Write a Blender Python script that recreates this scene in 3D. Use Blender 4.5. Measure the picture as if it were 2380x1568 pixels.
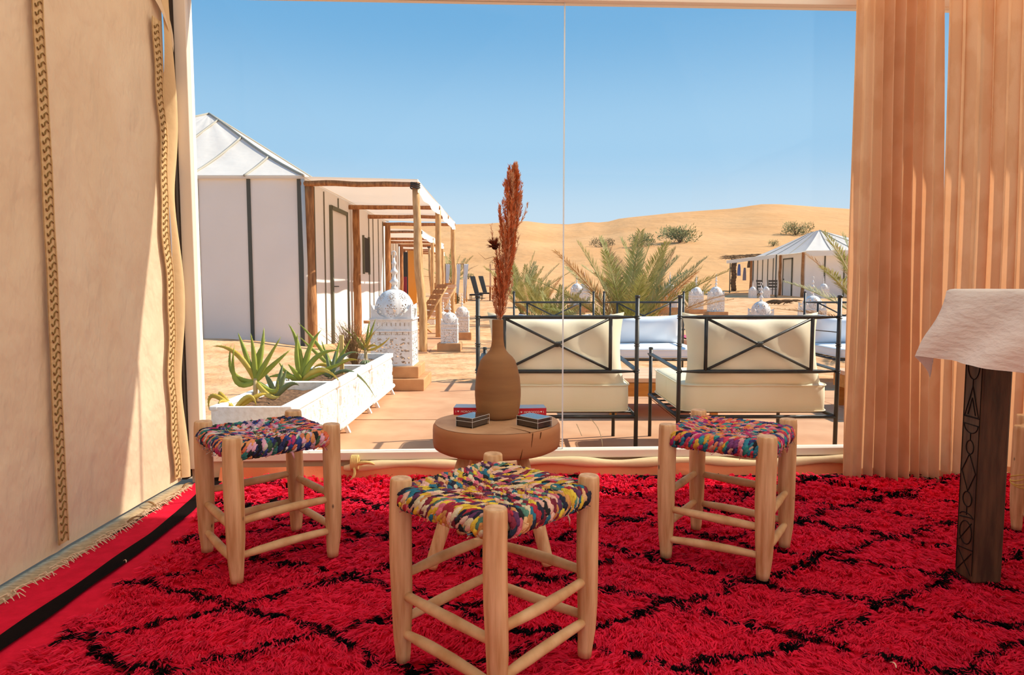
import bpy, math, random
import numpy as np
from mathutils import Vector, Matrix, noise as mnoise

for o in list(bpy.data.objects):
    bpy.data.objects.remove(o, do_unlink=True)
scene = bpy.context.scene
COL = scene.collection
PI = math.pi
R = math.radians

# ------------------------------------------------------------------ camera
F_PX = 1550.0
CAM_H = 0.90
TILT = math.atan((784 - 668) / F_PX)
cam_d = bpy.data.cameras.new('camera')
cam_d.sensor_width = 36.0
cam_d.lens = F_PX / 2380 * 36.0
cam_d.clip_start = 0.05
cam_d.clip_end = 2000
cam = bpy.data.objects.new('camera', cam_d)
COL.objects.link(cam)
cam.location = (0, 0, CAM_H)
cam.rotation_euler = (PI / 2 - TILT, 0, 0)
scene.camera = cam

# ------------------------------------------------------------------ view, sky, sun
scene.view_settings.view_transform = 'Standard'
scene.view_settings.look = 'None'
scene.view_settings.gamma = 1.0
scene.view_settings.exposure = 0.12
scene.view_settings.use_curve_mapping = False
scene.cycles.max_bounces = 8
scene.cycles.diffuse_bounces = 5
scene.cycles.transparent_max_bounces = 16
scene.cycles.sample_clamp_indirect = 6.0
scene.cycles.adaptive_threshold = 0.03

world = bpy.data.worlds.new('desert_sky')
scene.world = world
world.use_nodes = True
nt = world.node_tree
nt.nodes.clear()
out = nt.nodes.new('ShaderNodeOutputWorld')
bg = nt.nodes.new('ShaderNodeBackground')
geo = nt.nodes.new('ShaderNodeTexCoord')
sep = nt.nodes.new('ShaderNodeSeparateXYZ')
ramp = nt.nodes.new('ShaderNodeValToRGB')
ramp.color_ramp.interpolation = 'EASE'
els = ramp.color_ramp.elements
els[0].position = 0.0; els[0].color = (0.62, 0.45, 0.27, 1)
els[1].position = 1.0; els[1].color = (0.13, 0.36, 0.70, 1)
for p, c in ((0.497, (0.62, 0.45, 0.27)), (0.503, (0.66, 0.765, 0.85)), (0.545, (0.54, 0.705, 0.835)), (0.60, (0.34, 0.585, 0.81)), (0.69, (0.155, 0.41, 0.70)), (0.78, (0.125, 0.36, 0.66))):
    e = els.new(p); e.color = (*c, 1)
mapr = nt.nodes.new('ShaderNodeMapRange')
mapr.inputs[1].default_value = -1; mapr.inputs[2].default_value = 1
nt.links.new(geo.outputs['Generated'], sep.inputs[0])
nt.links.new(sep.outputs['Z'], mapr.inputs[0])
nt.links.new(mapr.outputs[0], ramp.inputs[0])
nt.links.new(ramp.outputs[0], bg.inputs[0])
bg.inputs[1].default_value = 1.0
nt.links.new(bg.outputs[0], out.inputs[0])

TO_SUN = Vector((1.18, 0.31, 1.0)).normalized()
sun_d = bpy.data.lights.new('sun', 'SUN')
sun_d.energy = 6.6
sun_d.color = (1.0, 0.93, 0.80)
sun_d.angle = R(0.6)
sun = bpy.data.objects.new('sun', sun_d)
COL.objects.link(sun)
sun.location = (12, 4, 12)
sun.rotation_euler = TO_SUN.to_track_quat('Z', 'Y').to_euler()

# ------------------------------------------------------------------ helpers
def ray(x, y):
    u = (x - 1190) / F_PX; v = (y - 784) / F_PX
    c, s = math.cos(TILT), math.sin(TILT)
    return Vector((u, c - s * v, -s - c * v))
def gp(x, y, z=0.0):
    d = ray(x, y); return Vector((0, 0, CAM_H)) + d * ((z - CAM_H) / d.z)
def at(x, y, Y):
    d = ray(x, y); return Vector((0, 0, CAM_H)) + d * (Y / d.y)
GROUND = -0.10
def gz(Y):
    return GROUND + max(0.0, Y - 15) * 0.02
def gnd(x, y):
    z = GROUND
    for _ in range(40):
        p = gp(x, y, z); z = 0.5 * z + 0.5 * gz(p.y)
    return gp(x, y, z)
def hexc(h):
    h = h.lstrip('#'); o = []
    for i in (0, 2, 4):
        c = int(h[i:i + 2], 16) / 255
        o.append(c / 12.92 if c <= .04045 else ((c + .055) / 1.055) ** 2.4)
    return tuple(o)

MATS = {}
def M(name, col, rough=.75, col2=None, scale=6.0, detail=4, contrast=(.35, .65), stretch=(1, 1, 1), bump=0.0, bscale=40.0, bdist=.01,
      metal=0.0, trans=0.0, tcol=None, spec=.25, attr=None, coat=0.0, sheen=0.0, wave=None):
    if name in MATS: return MATS[name]
    m = bpy.data.materials.new(name); m.use_nodes = True
    t = m.node_tree; N = t.nodes; L = t.links
    b = N['Principled BSDF']; o = N['Material Output']
    if isinstance(col, str): col = hexc(col)
    if isinstance(col2, str): col2 = hexc(col2)
    b.inputs['Roughness'].default_value = rough
    b.inputs['Metallic'].default_value = metal
    b.inputs['Specular IOR Level'].default_value = spec
    b.inputs['Base Color'].default_value = (*col, 1)
    if coat: b.inputs['Coat Weight'].default_value = coat
    if sheen: b.inputs['Sheen Weight'].default_value = sheen
    tc = N.new('ShaderNodeTexCoord'); mp = N.new('ShaderNodeMapping')
    mp.inputs['Scale'].default_value = stretch
    L.new(tc.outputs['Object'], mp.inputs[0])
    csock = None
    if attr:
        a = N.new('ShaderNodeAttribute'); a.attribute_name = attr
        csock = a.outputs['Color']
    if col2 is not None:
        n = N.new('ShaderNodeTexNoise'); n.inputs['Scale'].default_value = scale; n.inputs['Detail'].default_value = detail
        L.new(mp.outputs[0], n.inputs['Vector'])
        rp = N.new('ShaderNodeValToRGB')
        rp.color_ramp.elements[0].position = contrast[0]; rp.color_ramp.elements[0].color = (*col, 1)
        rp.color_ramp.elements[1].position = contrast[1]; rp.color_ramp.elements[1].color = (*col2, 1)
        L.new(n.outputs['Fac'], rp.inputs[0])
        if attr:
            mx = N.new('ShaderNodeMix'); mx.data_type = 'RGBA'; mx.blend_type = 'MULTIPLY'; mx.inputs[0].default_value = 1
            L.new(csock, mx.inputs[6]); L.new(rp.outputs[0], mx.inputs[7]); csock = mx.outputs[2]
        else:
            csock = rp.outputs[0]
    if csock: L.new(csock, b.inputs['Base Color'])
    nrm = None
    if bump:
        if wave:
            n2 = N.new('ShaderNodeTexWave'); n2.inputs['Scale'].default_value = bscale; n2.inputs['Distortion'].default_value = wave
            n2.inputs['Detail'].default_value = 3
        else:
            n2 = N.new('ShaderNodeTexNoise'); n2.inputs['Scale'].default_value = bscale; n2.inputs['Detail'].default_value = 5
        L.new(mp.outputs[0], n2.inputs['Vector'])
        bp = N.new('ShaderNodeBump'); bp.inputs['Strength'].default_value = bump; bp.inputs['Distance'].default_value = bdist
        L.new(n2.outputs['Fac'], bp.inputs['Height']); L.new(bp.outputs[0], b.inputs['Normal']); nrm = bp
    if trans:
        tr = N.new('ShaderNodeBsdfTranslucent')
        tr.inputs['Color'].default_value = (*(tcol or col), 1)
        if csock and tcol is None: L.new(csock, tr.inputs['Color'])
        if nrm: L.new(nrm.outputs[0], tr.inputs['Normal'])
        ms = N.new('ShaderNodeMixShader'); ms.inputs[0].default_value = trans
        L.new(b.outputs[0], ms.inputs[1]); L.new(tr.outputs[0], ms.inputs[2]); L.new(ms.outputs[0], o.inputs['Surface'])
    MATS[name] = m
    return m

def glass_mat(name, tint=(1, 1, 1), refl=1.0, base=0.02):
    m = bpy.data.materials.new(name); m.use_nodes = True
    t = m.node_tree; N = t.nodes; L = t.links; N.clear()
    o = N.new('ShaderNodeOutputMaterial'); tr = N.new('ShaderNodeBsdfTransparent'); gl = N.new('ShaderNodeBsdfGlossy')
    tr.inputs[0].default_value = (*tint, 1); gl.inputs['Roughness'].default_value = 0.0
    fr = N.new('ShaderNodeFresnel'); fr.inputs[0].default_value = 1.45
    mu = N.new('ShaderNodeMath'); mu.operation = 'MULTIPLY'; mu.inputs[1].default_value = refl
    L.new(fr.outputs[0], mu.inputs[0])
    ms = N.new('ShaderNodeMixShader'); L.new(mu.outputs[0], ms.inputs[0]); L.new(tr.outputs[0], ms.inputs[1]); L.new(gl.outputs[0], ms.inputs[2])
    L.new(ms.outputs[0], o.inputs[0])
    return m

def tag(o, label=None, cat=None, group=None, kind=None):
    if label: o['label'] = label
    if cat: o['category'] = cat
    if group: o['group'] = group
    if kind: o['kind'] = kind
    return o
def empty(name, loc=(0, 0, 0), rz=0.0, label=None, cat=None, group=None, kind=None):
    o = bpy.data.objects.new(name, None); COL.objects.link(o)
    o.empty_display_size = .05
    o.location = loc; o.rotation_euler = (0, 0, rz)
    return tag(o, label, cat, group, kind)

class MB:
    def __init__(s):
        s.v = []; s.f = []; s.c = []; s.cur = None
    def add(s, vs, fs):
        k = len(s.v); s.v += [tuple(p) for p in vs]; s.f += [tuple(i + k for i in f) for f in fs]
        if s.cur is not None: s.c += [s.cur] * len(vs)
        return s
    def box(s, c, d, rz=0.0):
        x, y, z = d[0] / 2, d[1] / 2, d[2] / 2
        P = [(-x, -y, -z), (x, -y, -z), (x, y, -z), (-x, y, -z), (-x, -y, z), (x, -y, z), (x, y, z), (-x, y, z)]
        cr, sr = math.cos(rz), math.sin(rz)
        return s.add([(c[0] + p[0] * cr - p[1] * sr, c[1] + p[0] * sr + p[1] * cr, c[2] + p[2]) for p in P],
                     [(0, 3, 2, 1), (4, 5, 6, 7), (0, 1, 5, 4), (1, 2, 6, 5), (2, 3, 7, 6), (3, 0, 4, 7)])
    def bb(s, a, b):
        return s.box([(a[i] + b[i]) / 2 for i in range(3)], [abs(b[i] - a[i]) for i in range(3)])
    def tube(s, pts, rad, n=8, cap=True, flat=1.0, up=None):
        pts = [Vector(p) for p in pts]
        if not hasattr(rad, '__len__'): rad = [rad] * len(pts)
        vs = []; prev = None
        for i, p in enumerate(pts):
            a = pts[max(i - 1, 0)]; b = pts[min(i + 1, len(pts) - 1)]
            t = (b - a).normalized() if (b - a).length > 1e-9 else Vector((0, 0, 1))
            if prev is None:
                ref = up or (Vector((0, 0, 1)) if abs(t.z) < .9 else Vector((1, 0, 0)))
                x = t.cross(ref).normalized()
            else:
                x = (prev - t * prev.dot(t))
                x = x.normalized() if x.length > 1e-6 else t.orthogonal().normalized()
            prev = x
            y = t.cross(x)
            for k in range(n):
                q = 2 * PI * k / n
                vs.append(p + x * (rad[i] * math.cos(q)) + y * (rad[i] * flat * math.sin(q)))
        fs = []
        m = len(pts)
        for i in range(m - 1):
            for k in range(n):
                k2 = (k + 1) % n
                fs.append((i * n + k, i * n + k2, (i + 1) * n + k2, (i + 1) * n + k))
        if cap:
            fs.append(tuple(range(n))[::-1]); fs.append(tuple((m - 1) * n + k for k in range(n)))
        return s.add(vs, fs)
    def lathe(s, prof, n=24, c=(0, 0, 0), cap=True, ph=0.0):
        vs = []; m = len(prof)
        for r, z in prof:
            for k in range(n):
                q = 2 * PI * k / n + ph
                vs.append((c[0] + r * math.cos(q), c[1] + r * math.sin(q), c[2] + z))
        fs = []
        for i in range(m - 1):
            for k in range(n):
                k2 = (k + 1) % n
                fs.append((i * n + k, i * n + k2, (i + 1) * n + k2, (i + 1) * n + k))
        if cap:
            fs.append(tuple(range(n))[::-1]); fs.append(tuple((m - 1) * n + k for k in range(n)))
        return s.add(vs, fs)
    def grid(s, fn, nu, nv, keep=None):
        vs = [fn(i / nu, j / nv) for j in range(nv + 1) for i in range(nu + 1)]
        fs = []
        for j in range(nv):
            for i in range(nu):
                if keep and not keep((i + .5) / nu, (j + .5) / nv): continue
                a = j * (nu + 1) + i
                fs.append((a, a + 1, a + nu + 2, a + nu + 1))
        return s.add(vs, fs)
    def blob(s, c, d, r, n=6, m=3):
        # ellipsoid lump of half-axes r=(along,across) along direction d
        d = Vector(d).normalized(); x = d.orthogonal().normalized(); y = d.cross(x); c = Vector(c)
        vs = [c - d * r[0]]; 
        for j in range(1, m + 1):
            th = PI * j / (m + 1)
            for k in range(n):
                q = 2 * PI * k / n
                vs.append(c - d * (r[0] * math.cos(th)) + (x * math.cos(q) + y * math.sin(q)) * (r[1] * math.sin(th)))
        vs.append(c + d * r[0]); fs = []
        for k in range(n):
            k2 = (k + 1) % n
            fs.append((0, 1 + k2, 1 + k))
            for j in range(m - 1):
                a = 1 + j * n
                fs.append((a + k, a + k2, a + n + k2, a + n + k))
            fs.append((len(vs) - 1, 1 + (m - 1) * n + k, 1 + (m - 1) * n + k2))
        return s.add(vs, fs)
    def mesh(s, name, smooth=False):
        me = bpy.data.meshes.new(name)
        me.from_pydata(s.v, [], s.f)
        if s.c:
            a = me.color_attributes.new('Col', 'FLOAT_COLOR', 'POINT')
            a.data.foreach_set('color', np.array([(*c, 1.0) for c in s.c], np.float32).ravel())
        if smooth: me.polygons.foreach_set('use_smooth', [True] * len(me.polygons))
        me.update()
        return me
    def build(s, name, mat, parent=None, smooth=False, bevel=0.0, loc=None, rz=0.0):
        me = s.mesh(name, smooth)
        me.materials.append(mat)
        o = bpy.data.objects.new(name, me); COL.objects.link(o)
        if parent is not None: o.parent = parent
        if loc is not None: o.location = loc
        if rz: o.rotation_euler = (0, 0, rz)
        if bevel:
            b = o.modifiers.new('bevel', 'BEVEL'); b.width = bevel; b.segments = 2; b.limit_method = 'ANGLE'
        return o
def inst(name, me, parent=None, loc=(0, 0, 0), rot=(0, 0, 0), scale=(1, 1, 1)):
    o = bpy.data.objects.new(name, me); COL.objects.link(o)
    if parent is not None: o.parent = parent
    o.location = loc; o.rotation_euler = rot; o.scale = scale
    return o
def copy_tree(o, parent=None):
    c = o.copy(); COL.objects.link(c); c.parent = parent
    for ch in o.children: copy_tree(ch, c)
    return c
def np_mesh(name, V, Fq, mat, parent=None, colors=None, smooth=False):
    me = bpy.data.meshes.new(name)
    nv = len(V); nf, k = Fq.shape
    me.vertices.add(nv); me.vertices.foreach_set('co', V.astype(np.float32).ravel())
    me.loops.add(nf * k); me.loops.foreach_set('vertex_index', Fq.astype(np.int32).ravel())
    me.polygons.add(nf); me.polygons.foreach_set('loop_start', (np.arange(nf) * k).astype(np.int32))
    if colors is not None:
        a = me.color_attributes.new('Col', 'FLOAT_COLOR', 'POINT')
        a.data.foreach_set('color', np.concatenate([colors, np.ones((nv, 1))], 1).astype(np.float32).ravel())
    me.update(calc_edges=True); me.validate()
    if smooth: me.polygons.foreach_set('use_smooth', [True] * nf)
    me.materials.append(mat)
    o = bpy.data.objects.new(name, me); COL.objects.link(o)
    if parent is not None: o.parent = parent
    return o
def bez(p0, p1, p2, n):
    p0, p1, p2 = Vector(p0), Vector(p1), Vector(p2)
    return [p0 * (1 - t) ** 2 + p1 * (2 * t * (1 - t)) + p2 * t * t for t in [i / n for i in range(n + 1)]]
def nz(x, y, z=0.0):
    return mnoise.noise(Vector((x, y, z)))

# ------------------------------------------------------------------ materials
CANVAS = M('cream_canvas', '#ecd3b2', .9, '#e4c7a4', scale=2.2, detail=7, bump=.8, bscale=3.4, bdist=.08, stretch=(1, 1.3, .7), trans=.12, spec=.08)
ROOFCAN = M('sheer_roof_canvas', (.92, .80, .66), .9, trans=.70, tcol=(.97, .86, .72), spec=.05)  # translucency set high so sun through the unseen roof fills the room
WALLCAN = M('pale_wall_canvas', (.88, .72, .55), .9, trans=.45, tcol=(.95, .78, .58), spec=.05)
BRAID = M('gold_braid', '#dab988', .8, '#c9a472', scale=60, bump=.4, bscale=200, bdist=.002)
BRAIDCORD = M('brown_braid_cord', '#8a6836', .8, bump=.3, bscale=300, bdist=.001)
FRAME = M('white_frame_paint', '#e8dac9', .45, spec=.4)
DARKGAP = M('dark_bronze', '#2e241c', .7)
TENTW = M('white_tent_canvas', (.93, .89, .86), .85, (.88, .84, .81), scale=1.5, bump=.25, bscale=4, bdist=.03, trans=.28, tcol=(.92, .84, .74), spec=.1)
TENTR = M('white_roof_canvas', (.93, .88, .80), .85, (.88, .83, .75), scale=1.2, bump=.3, bscale=3, bdist=.05, trans=.30, tcol=(.92, .80, .66), spec=.1)
SEAM = M('dark_seam_tape', '#55564f', .8)
ROOFSEAM = M('beige_roof_seam', '#a79f90', .85)
LOG = M('weathered_log', '#b98252', .85, '#8c5a36', scale=5, stretch=(6, 6, 1), bump=.6, bscale=18, bdist=.01)
LOGL = M('pale_log', '#d8ad78', .8, '#b98b58', scale=5, stretch=(6, 6, 1), bump=.5, bscale=18, bdist=.01)
STOOLW = M('turned_poplar', '#e4b98b', .5, '#bf8a58', scale=6, detail=9, contrast=(.36, .70), stretch=(10, 10, .8), bump=.3, bscale=30, bdist=.002, spec=.35)
def add_knots(m, scale=13.0, thr=.085, col=(.10, .05, .025)):
    t = m.node_tree; N = t.nodes; L = t.links; b = N['Principled BSDF']
    src = b.inputs['Base Color'].links[0].from_socket
    tc = N.new('ShaderNodeTexCoord'); mp = N.new('ShaderNodeMapping'); mp.inputs['Scale'].default_value = (1, 1, .55)
    vo = N.new('ShaderNodeTexVoronoi'); vo.inputs['Scale'].default_value = scale
    rp = N.new('ShaderNodeValToRGB'); rp.color_ramp.elements[0].position = thr * .6; rp.color_ramp.elements[0].color = (1, 1, 1, 1)
    rp.color_ramp.elements[1].position = thr; rp.color_ramp.elements[1].color = (0, 0, 0, 1)
    mx = N.new('ShaderNodeMix'); mx.data_type = 'RGBA'; mx.inputs[7].default_value = (*col, 1)
    L.new(tc.outputs['Object'], mp.inputs[0]); L.new(mp.outputs[0], vo.inputs['Vector']); L.new(vo.outputs['Distance'], rp.inputs[0])
    L.new(rp.outputs[0], mx.inputs[0]); L.new(src, mx.inputs[6]); L.new(mx.outputs[2], b.inputs['Base Color'])
add_knots(STOOLW, 15.0, .10)
PEELED = M('peeled_branch', '#e3b98a', .6, '#c89664', scale=16, detail=6, bump=.2, bscale=60, bdist=.002, spec=.3)
STUMP = M('sanded_stump', '#bb8258', .6, '#a86f47', scale=3, stretch=(1, 1, 5), bump=.15, bscale=30, bdist=.002)
STUMPTOP = M('stump_end_grain', '#c69a72', .6, '#b0825c', scale=10, detail=6, bump=.15, bscale=40, bdist=.002)
CRACK = M('crack_brown', '#5a3216', .9)
TERRA = M('clay_vase', '#9c7048', .75, '#8a6240', scale=3, stretch=(1, 1, 8), bump=.12, bscale=60, bdist=.001, spec=.2)
IRON = M('black_iron', '#3a3d3c', .45, '#2c2f2e', scale=12, metal=.3, bump=.25, bscale=60, bdist=.002, spec=.5)
CUSHC = M('cream_vinyl_cushion', '#f4ecd0', .5, '#eee4c4', scale=3, bump=.15, bscale=6, bdist=.02, trans=.10, spec=.35)
CUSHW = M('white_vinyl_cushion', '#e9edf0', .45, bump=.15, bscale=6, bdist=.02, spec=.35)
LANT = M('white_lantern_metal', '#f0ebe6', .55, '#e4dcd3', scale=8, spec=.35)
PLINTH = M('terracotta_plinth', '#cf9a6b', .9, '#bf8a5c', scale=7, bump=.3, bscale=60, bdist=.004)
SANDM = M('desert_sand', '#e4b488', .95, '#c58e60', scale=2.6, detail=9, contrast=(.38, .68), bump=.8, bscale=9, bdist=.04, spec=.05)
DUNEM = M('dune_sand', '#dba672', .95, '#d29a65', scale=.06, detail=6, stretch=(1, 1, 2), bump=.55, bscale=.45, bdist=.5, spec=.05)
TERR = M('terrace_concrete', '#cf9f78', .8, '#bf8c66', scale=3, detail=6, bump=.15, bscale=30, bdist=.003)
PLANT = M('whitewashed_planter', '#f6f0e8', .8, '#ddd0c0', scale=30, detail=6, contrast=(.45, .8), bump=.5, bscale=90, bdist=.004)
SOIL = M('planter_soil', '#8a6548', .95, '#5c4330', scale=40, bump=.8, bscale=60, bdist=.01)
ALOE = M('aloe_leaf', '#8e9c3a', .5, '#aeb24c', scale=9, spec=.35, trans=.15)
ALOEY = M('aloe_yellow_leaf', '#c9a93c', .5, '#d8bf5e', scale=9, spec=.35, trans=.15)
AGAVE = M('agave_leaf', '#6d7d55', .5, '#8c966a', scale=9, spec=.3, trans=.1)
DRYG = M('dry_grass', '#a88257', .9, '#8a6640', scale=20, trans=.2)
PALMG = M('palm_green', '#86893f', .6, '#b3ab70', scale=4, trans=.25, spec=.3)
PALMB = M('palm_straw', '#c49a63', .7, '#b38450', scale=4, trans=.2)
PALMT = M('palm_trunk', '#7a5a3e', .95, '#4d3726', scale=9, bump=1, bscale=20, bdist=.03)
SHRUB = M('shrub_green', '#767a48', .8, '#8e8a58', scale=3, trans=.2)
SHRUBD = M('shrub_brown', '#6b5a3a', .85, '#7d7048', scale=3, trans=.15)
CURT = M('cream_jacquard_curtain', '#e9c7a4', .75, '#ddb590', scale=3.5, stretch=(4, 1, 1.4), detail=5, contrast=(.45, .55), bump=.25, bscale=60, bdist=.002, trans=.5, tcol=hexc('#e3a878'), spec=.2)
CLOTH = M('white_linen', '#f1e3d8', .8, bump=.7, bscale=16, bdist=.012, stretch=(1, 1, 3), trans=.2, spec=.12)
DKWOOD = M('dark_carved_wood', '#5e432d', .5, '#3a271b', scale=6, stretch=(8, 8, 1), bump=.3, bscale=40, bdist=.002, spec=.4)
GROOVE = M('groove_black', '#170e09', .8)
RUGB = M('red_flatweave', '#e21f3c', .9, '#d21a34', scale=30, bump=.5, bscale=260, bdist=.003, spec=.05)
RUGK = M('black_flatweave', '#17100f', .95, bump=.5, bscale=260, bdist=.003, spec=.05)
PILE = M('red_wool', '#d01226', .7, attr='Col', trans=.42, spec=.06)
RAG = M('rag_cord_cotton', '#ffffff', .9, attr='Col', bump=.6, bscale=260, bdist=.003, spec=.08)
RUST = M('rust_plume', '#c4642f', .85, attr='Col', trans=.45, spec=.1)
DKRUST = M('dark_dried_flower', '#6b2e17', .85, '#8a4020', scale=60, trans=.1)
ACRYL = glass_mat('clear_acrylic', (.96, .97, .98), 1.5)
GLASS = glass_mat('window_glass', (.99, .99, .99), .30)
CARDS = M('grey_brown_cards', '#6a5c54', .7, '#594c45', scale=30, stretch=(1, 1, 40))
CARDTOP = M('dark_card_face', '#5d6068', .12, spec=.8, coat=1.0)
REDBOX = M('red_gloss_card', '#c4142c', .35, spec=.5)
PAGES = M('page_edges', '#efd9c6', .9)
COVERB = M('blue_grey_cover', '#7f8fa8', .25, '#9a8f96', scale=25, spec=.6)
WHITEINK = M('white_ink', '#f4ece6', .7)
ORANGEW = M('orange_plank', '#c9843a', .6, '#b8742e', scale=4, stretch=(1, 8, 8), spec=.3)
PINKW = M('pale_plank', '#e2b694', .75, '#d5a684', scale=4, stretch=(1, 8, 8))
STRAP = M('grey_webbing', '#cdb48e', .95, '#a38d6c', scale=40, stretch=(1, 4, 1), bump=.4, bscale=200, bdist=.003)
ROLLC = M('cream_canvas_roll', '#ead2a6', .85, bump=.3, bscale=9, bdist=.02, trans=.1)
BOUNCEC = M('bounce_tinted_canvas', '#e2875c', .85, bump=.3, bscale=9, bdist=.02, trans=.1)  # cream canvas; orange bounce from the sunlit red rug put into the colour
FRINGE = M('cotton_fringe', '#dcc3a2', .95)
ORDOOR = M('orange_door_paint', '#d99438', .7)
DARK = M('interior_shade_and_rope', '#3c362f', .9)  # shade behind openings put into the colour; the lashing rope shares it
NAVY = M('blue_cloth', '#6b86c4', .9)
GREYC = M('grey_cloth', '#8a8698', .9)
MAGENTA = M('pink_mat', '#c9547e', .9)
THATCH = M('palm_thatch', '#7d6145', .95, '#5a442f', scale=12, bump=1, bscale=30, bdist=.05)
LAWNB = M('black_mesh_fabric', '#35302c', .8)
REDC = M('red_textile', '#8e2a3c', .9)

# ------------------------------------------------------------------ ground, dunes, terrace
def sand_h(x, y):
    h = gz(y)
    # low drift against the near tent, and footprints
    d = math.exp(-((x + 4.6) / 1.7) ** 2 - ((y - 9.5) / 1.6) ** 2) * .26
    h += d
    h += .018 * nz(x * .9, y * .9, 1) + .010 * nz(x * 3.1, y * 3.1, 5)
    if -1.75 < x < 7.4 and -6 < y < 7.15: h = min(h, GROUND - .03)
    if x <= -1.75 and y < 7: h -= .02
    return h
xs = np.concatenate([np.linspace(-60, -9, 26), np.linspace(-8.6, 9, 130), np.linspace(10, 70, 31)])
ys = np.concatenate([np.linspace(-14, 2, 12), np.linspace(2.4, 20, 130), np.linspace(20.6, 64, 60)])
V = np.array([(x, y, sand_h(x, y)) for y in ys for x in xs])
nx = len(xs)
I = np.arange(nx - 1)[None, :] + nx * np.arange(len(ys) - 1)[:, None]
Fq = np.stack([I, I + 1, I + nx + 1, I + nx], -1).reshape(-1, 4)
g = np_mesh('sand_ground', V, Fq, SANDM, smooth=True)
tag(g, 'trampled orange desert sand around the camp', kind='structure')

ridge_px = [(-900, 548), (0, 535), (600, 530), (1065, 523), (1130, 522), (1215, 514), (1270, 521), (1320, 523), (1370, 517), (1400, 520), (1440, 509), (1560, 497), (1700, 488), (1760, 479), (1800, 478), (1850, 481), (1975, 489), (2380, 500), (3300, 520)]
rid_u = np.array([(x - 1190) / F_PX for x, _ in ridge_px])
rid_t = np.array([ray(x, y).z / ray(x, y).y for x, y in ridge_px])
def dune_h(x, y):
    a = np.interp(x / y, rid_u, rid_t)
    t = min(max((y - 46) / 114, 0), 1)
    base = gz(46)
    top = CAM_H + 160 * a
    s = .42 * t + .58 * t * t * (3 - 2 * t)
    h = base + (top - base) * s
    damp = math.sin(PI * t) if t < 1 else 0
    h += damp * (1.1 * nz(x * .018, y * .03, 3) + .5 * nz(x * .06, y * .05, 8) + .12 * nz(x * .25, y * .25, 2))
    if y > 160: h = top - (y - 160) * .25 - 0.001 * (y - 160) ** 2
    return h
ys = np.concatenate([np.linspace(45, 160, 100), np.linspace(164, 230, 12)])
us = np.linspace(-1.5, 1.5, 200)
V = np.array([(u * y, y, dune_h(u * y, y) - (.25 if y < 45.5 else 0)) for y in ys for u in us])
nx = len(us)
I = np.arange(nx - 1)[None, :] + nx * np.arange(len(ys) - 1)[:, None]
Fq = np.stack([I, I + 1, I + nx + 1, I + nx], -1).reshape(-1, 4)
g = np_mesh('sand_dunes', V, Fq, DUNEM, smooth=True)
tag(g, 'long orange dune ridge rising behind the camp', kind='structure')

terr = empty('terrace', (0, 0, GROUND), label='pale terracotta concrete terrace outside the window', kind='structure')
mb = MB(); mb.bb((-1.75, 3.0, -.06), (7.3, 7.0, -.012)); mb.build('terrace_bed', TERR, terr)
sl = MB(); sl.bb((-.745, -.495, -.04), (.745, .495, 0)); slab_me = sl.mesh('slab'); slab_me.materials.append(TERR)
for i in range(6):
    for j in range(4):
        o = inst('slab', slab_me, terr, (-1.0 + 1.5 * i, 3.5 + 1.0 * j, random.Random(i * 9 + j).uniform(-.001, .002)))

# ------------------------------------------------------------------ room shell
def wy(x):            # the glass front runs very slightly away to the right
    return 3.205 + .043 * x
mb = MB(); mb.bb((-1.8, -2.8, -.16), (3.6, 3.32, -.035))
tag(mb.build('floor', M('floor_screed', '#a58a70', .9)), 'bare screed floor under the red rug', kind='structure')

mb = MB()
def wl(u, v):
    y = -2.7 + 5.76 * u; z = .0 + 2.5 * v
    x = -1.552 + .010 * nz(y * 1.1, z * .5, 2) + .007 * nz(y * 3 + z * 1.6, z * .9 - y, 7) + .002 * nz(y * 7, z * 3, 9)
    x += .006 * math.exp(-((y - 2.22) / .03) ** 2) 
    if v < .02: x -= 0.0
    return (x, y, z)
mb.grid(wl, 170, 80)
wall_left = mb.build('wall_left', CANVAS, smooth=True)
tag(wall_left, 'cream canvas tent wall with stitched gold braids', kind='structure')

def braid(name, y0, amp, ztop, w):
    root = empty(name, (0, 0, 0), label={'trim_1': 'gold braid with chain stitch down the canvas wall', 'trim_2': 'wavy gold braid beside the window frame'}[name], kind='structure')
    def yy(z): return y0 + amp * math.sin(z * 8.5 + 1) + amp * .6 * math.sin(z * 21)
    def xx(z): return wl((yy(z) + 2.7) / 5.76, z / 2.5)[0] + .016
    mb = MB()
    mb.grid(lambda u, v: (xx(.03 + (ztop - .03) * v) + .004 * math.sin(PI * u), yy(.03 + (ztop - .03) * v) + (u - .5) * w, .03 + (ztop - .03) * v), 6, 120)
    mb.build('braid_tape', BRAID, root, smooth=True)
    mb = MB(); n = int((ztop - .05) / .027)
    for k in range(n):
        z = .05 + .027 * k; x = xx(z) + .006; y = yy(z)
        a = w * .30
        pts = [(x, y + a, z + .010), (x, y + a * .5, z + .016), (x, y - a * .1, z + .008), (x, y - a * .2, z - .001), (x, y - a * .8, z - .008), (x, y - a * 1.1, z + .001)]
        mb.tube(pts, .0022, 5)
    tag(mb.build('chain_stitch', BRAIDCORD, root, smooth=True), 'brown chain stitching')
    mb = MB()
    for s_ in (-1, 1):
        mb.tube([(xx(z) + .004, yy(z) + s_ * w * .46, z) for z in np.linspace(.03, ztop, 60)], .0022, 5)
    mb.build('edge_cord', BRAID, root, smooth=True)
braid('trim_1', 2.22, .0015, 2.3, .050)
braid('trim_2', 2.985, .010, 2.06, .060)

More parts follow.
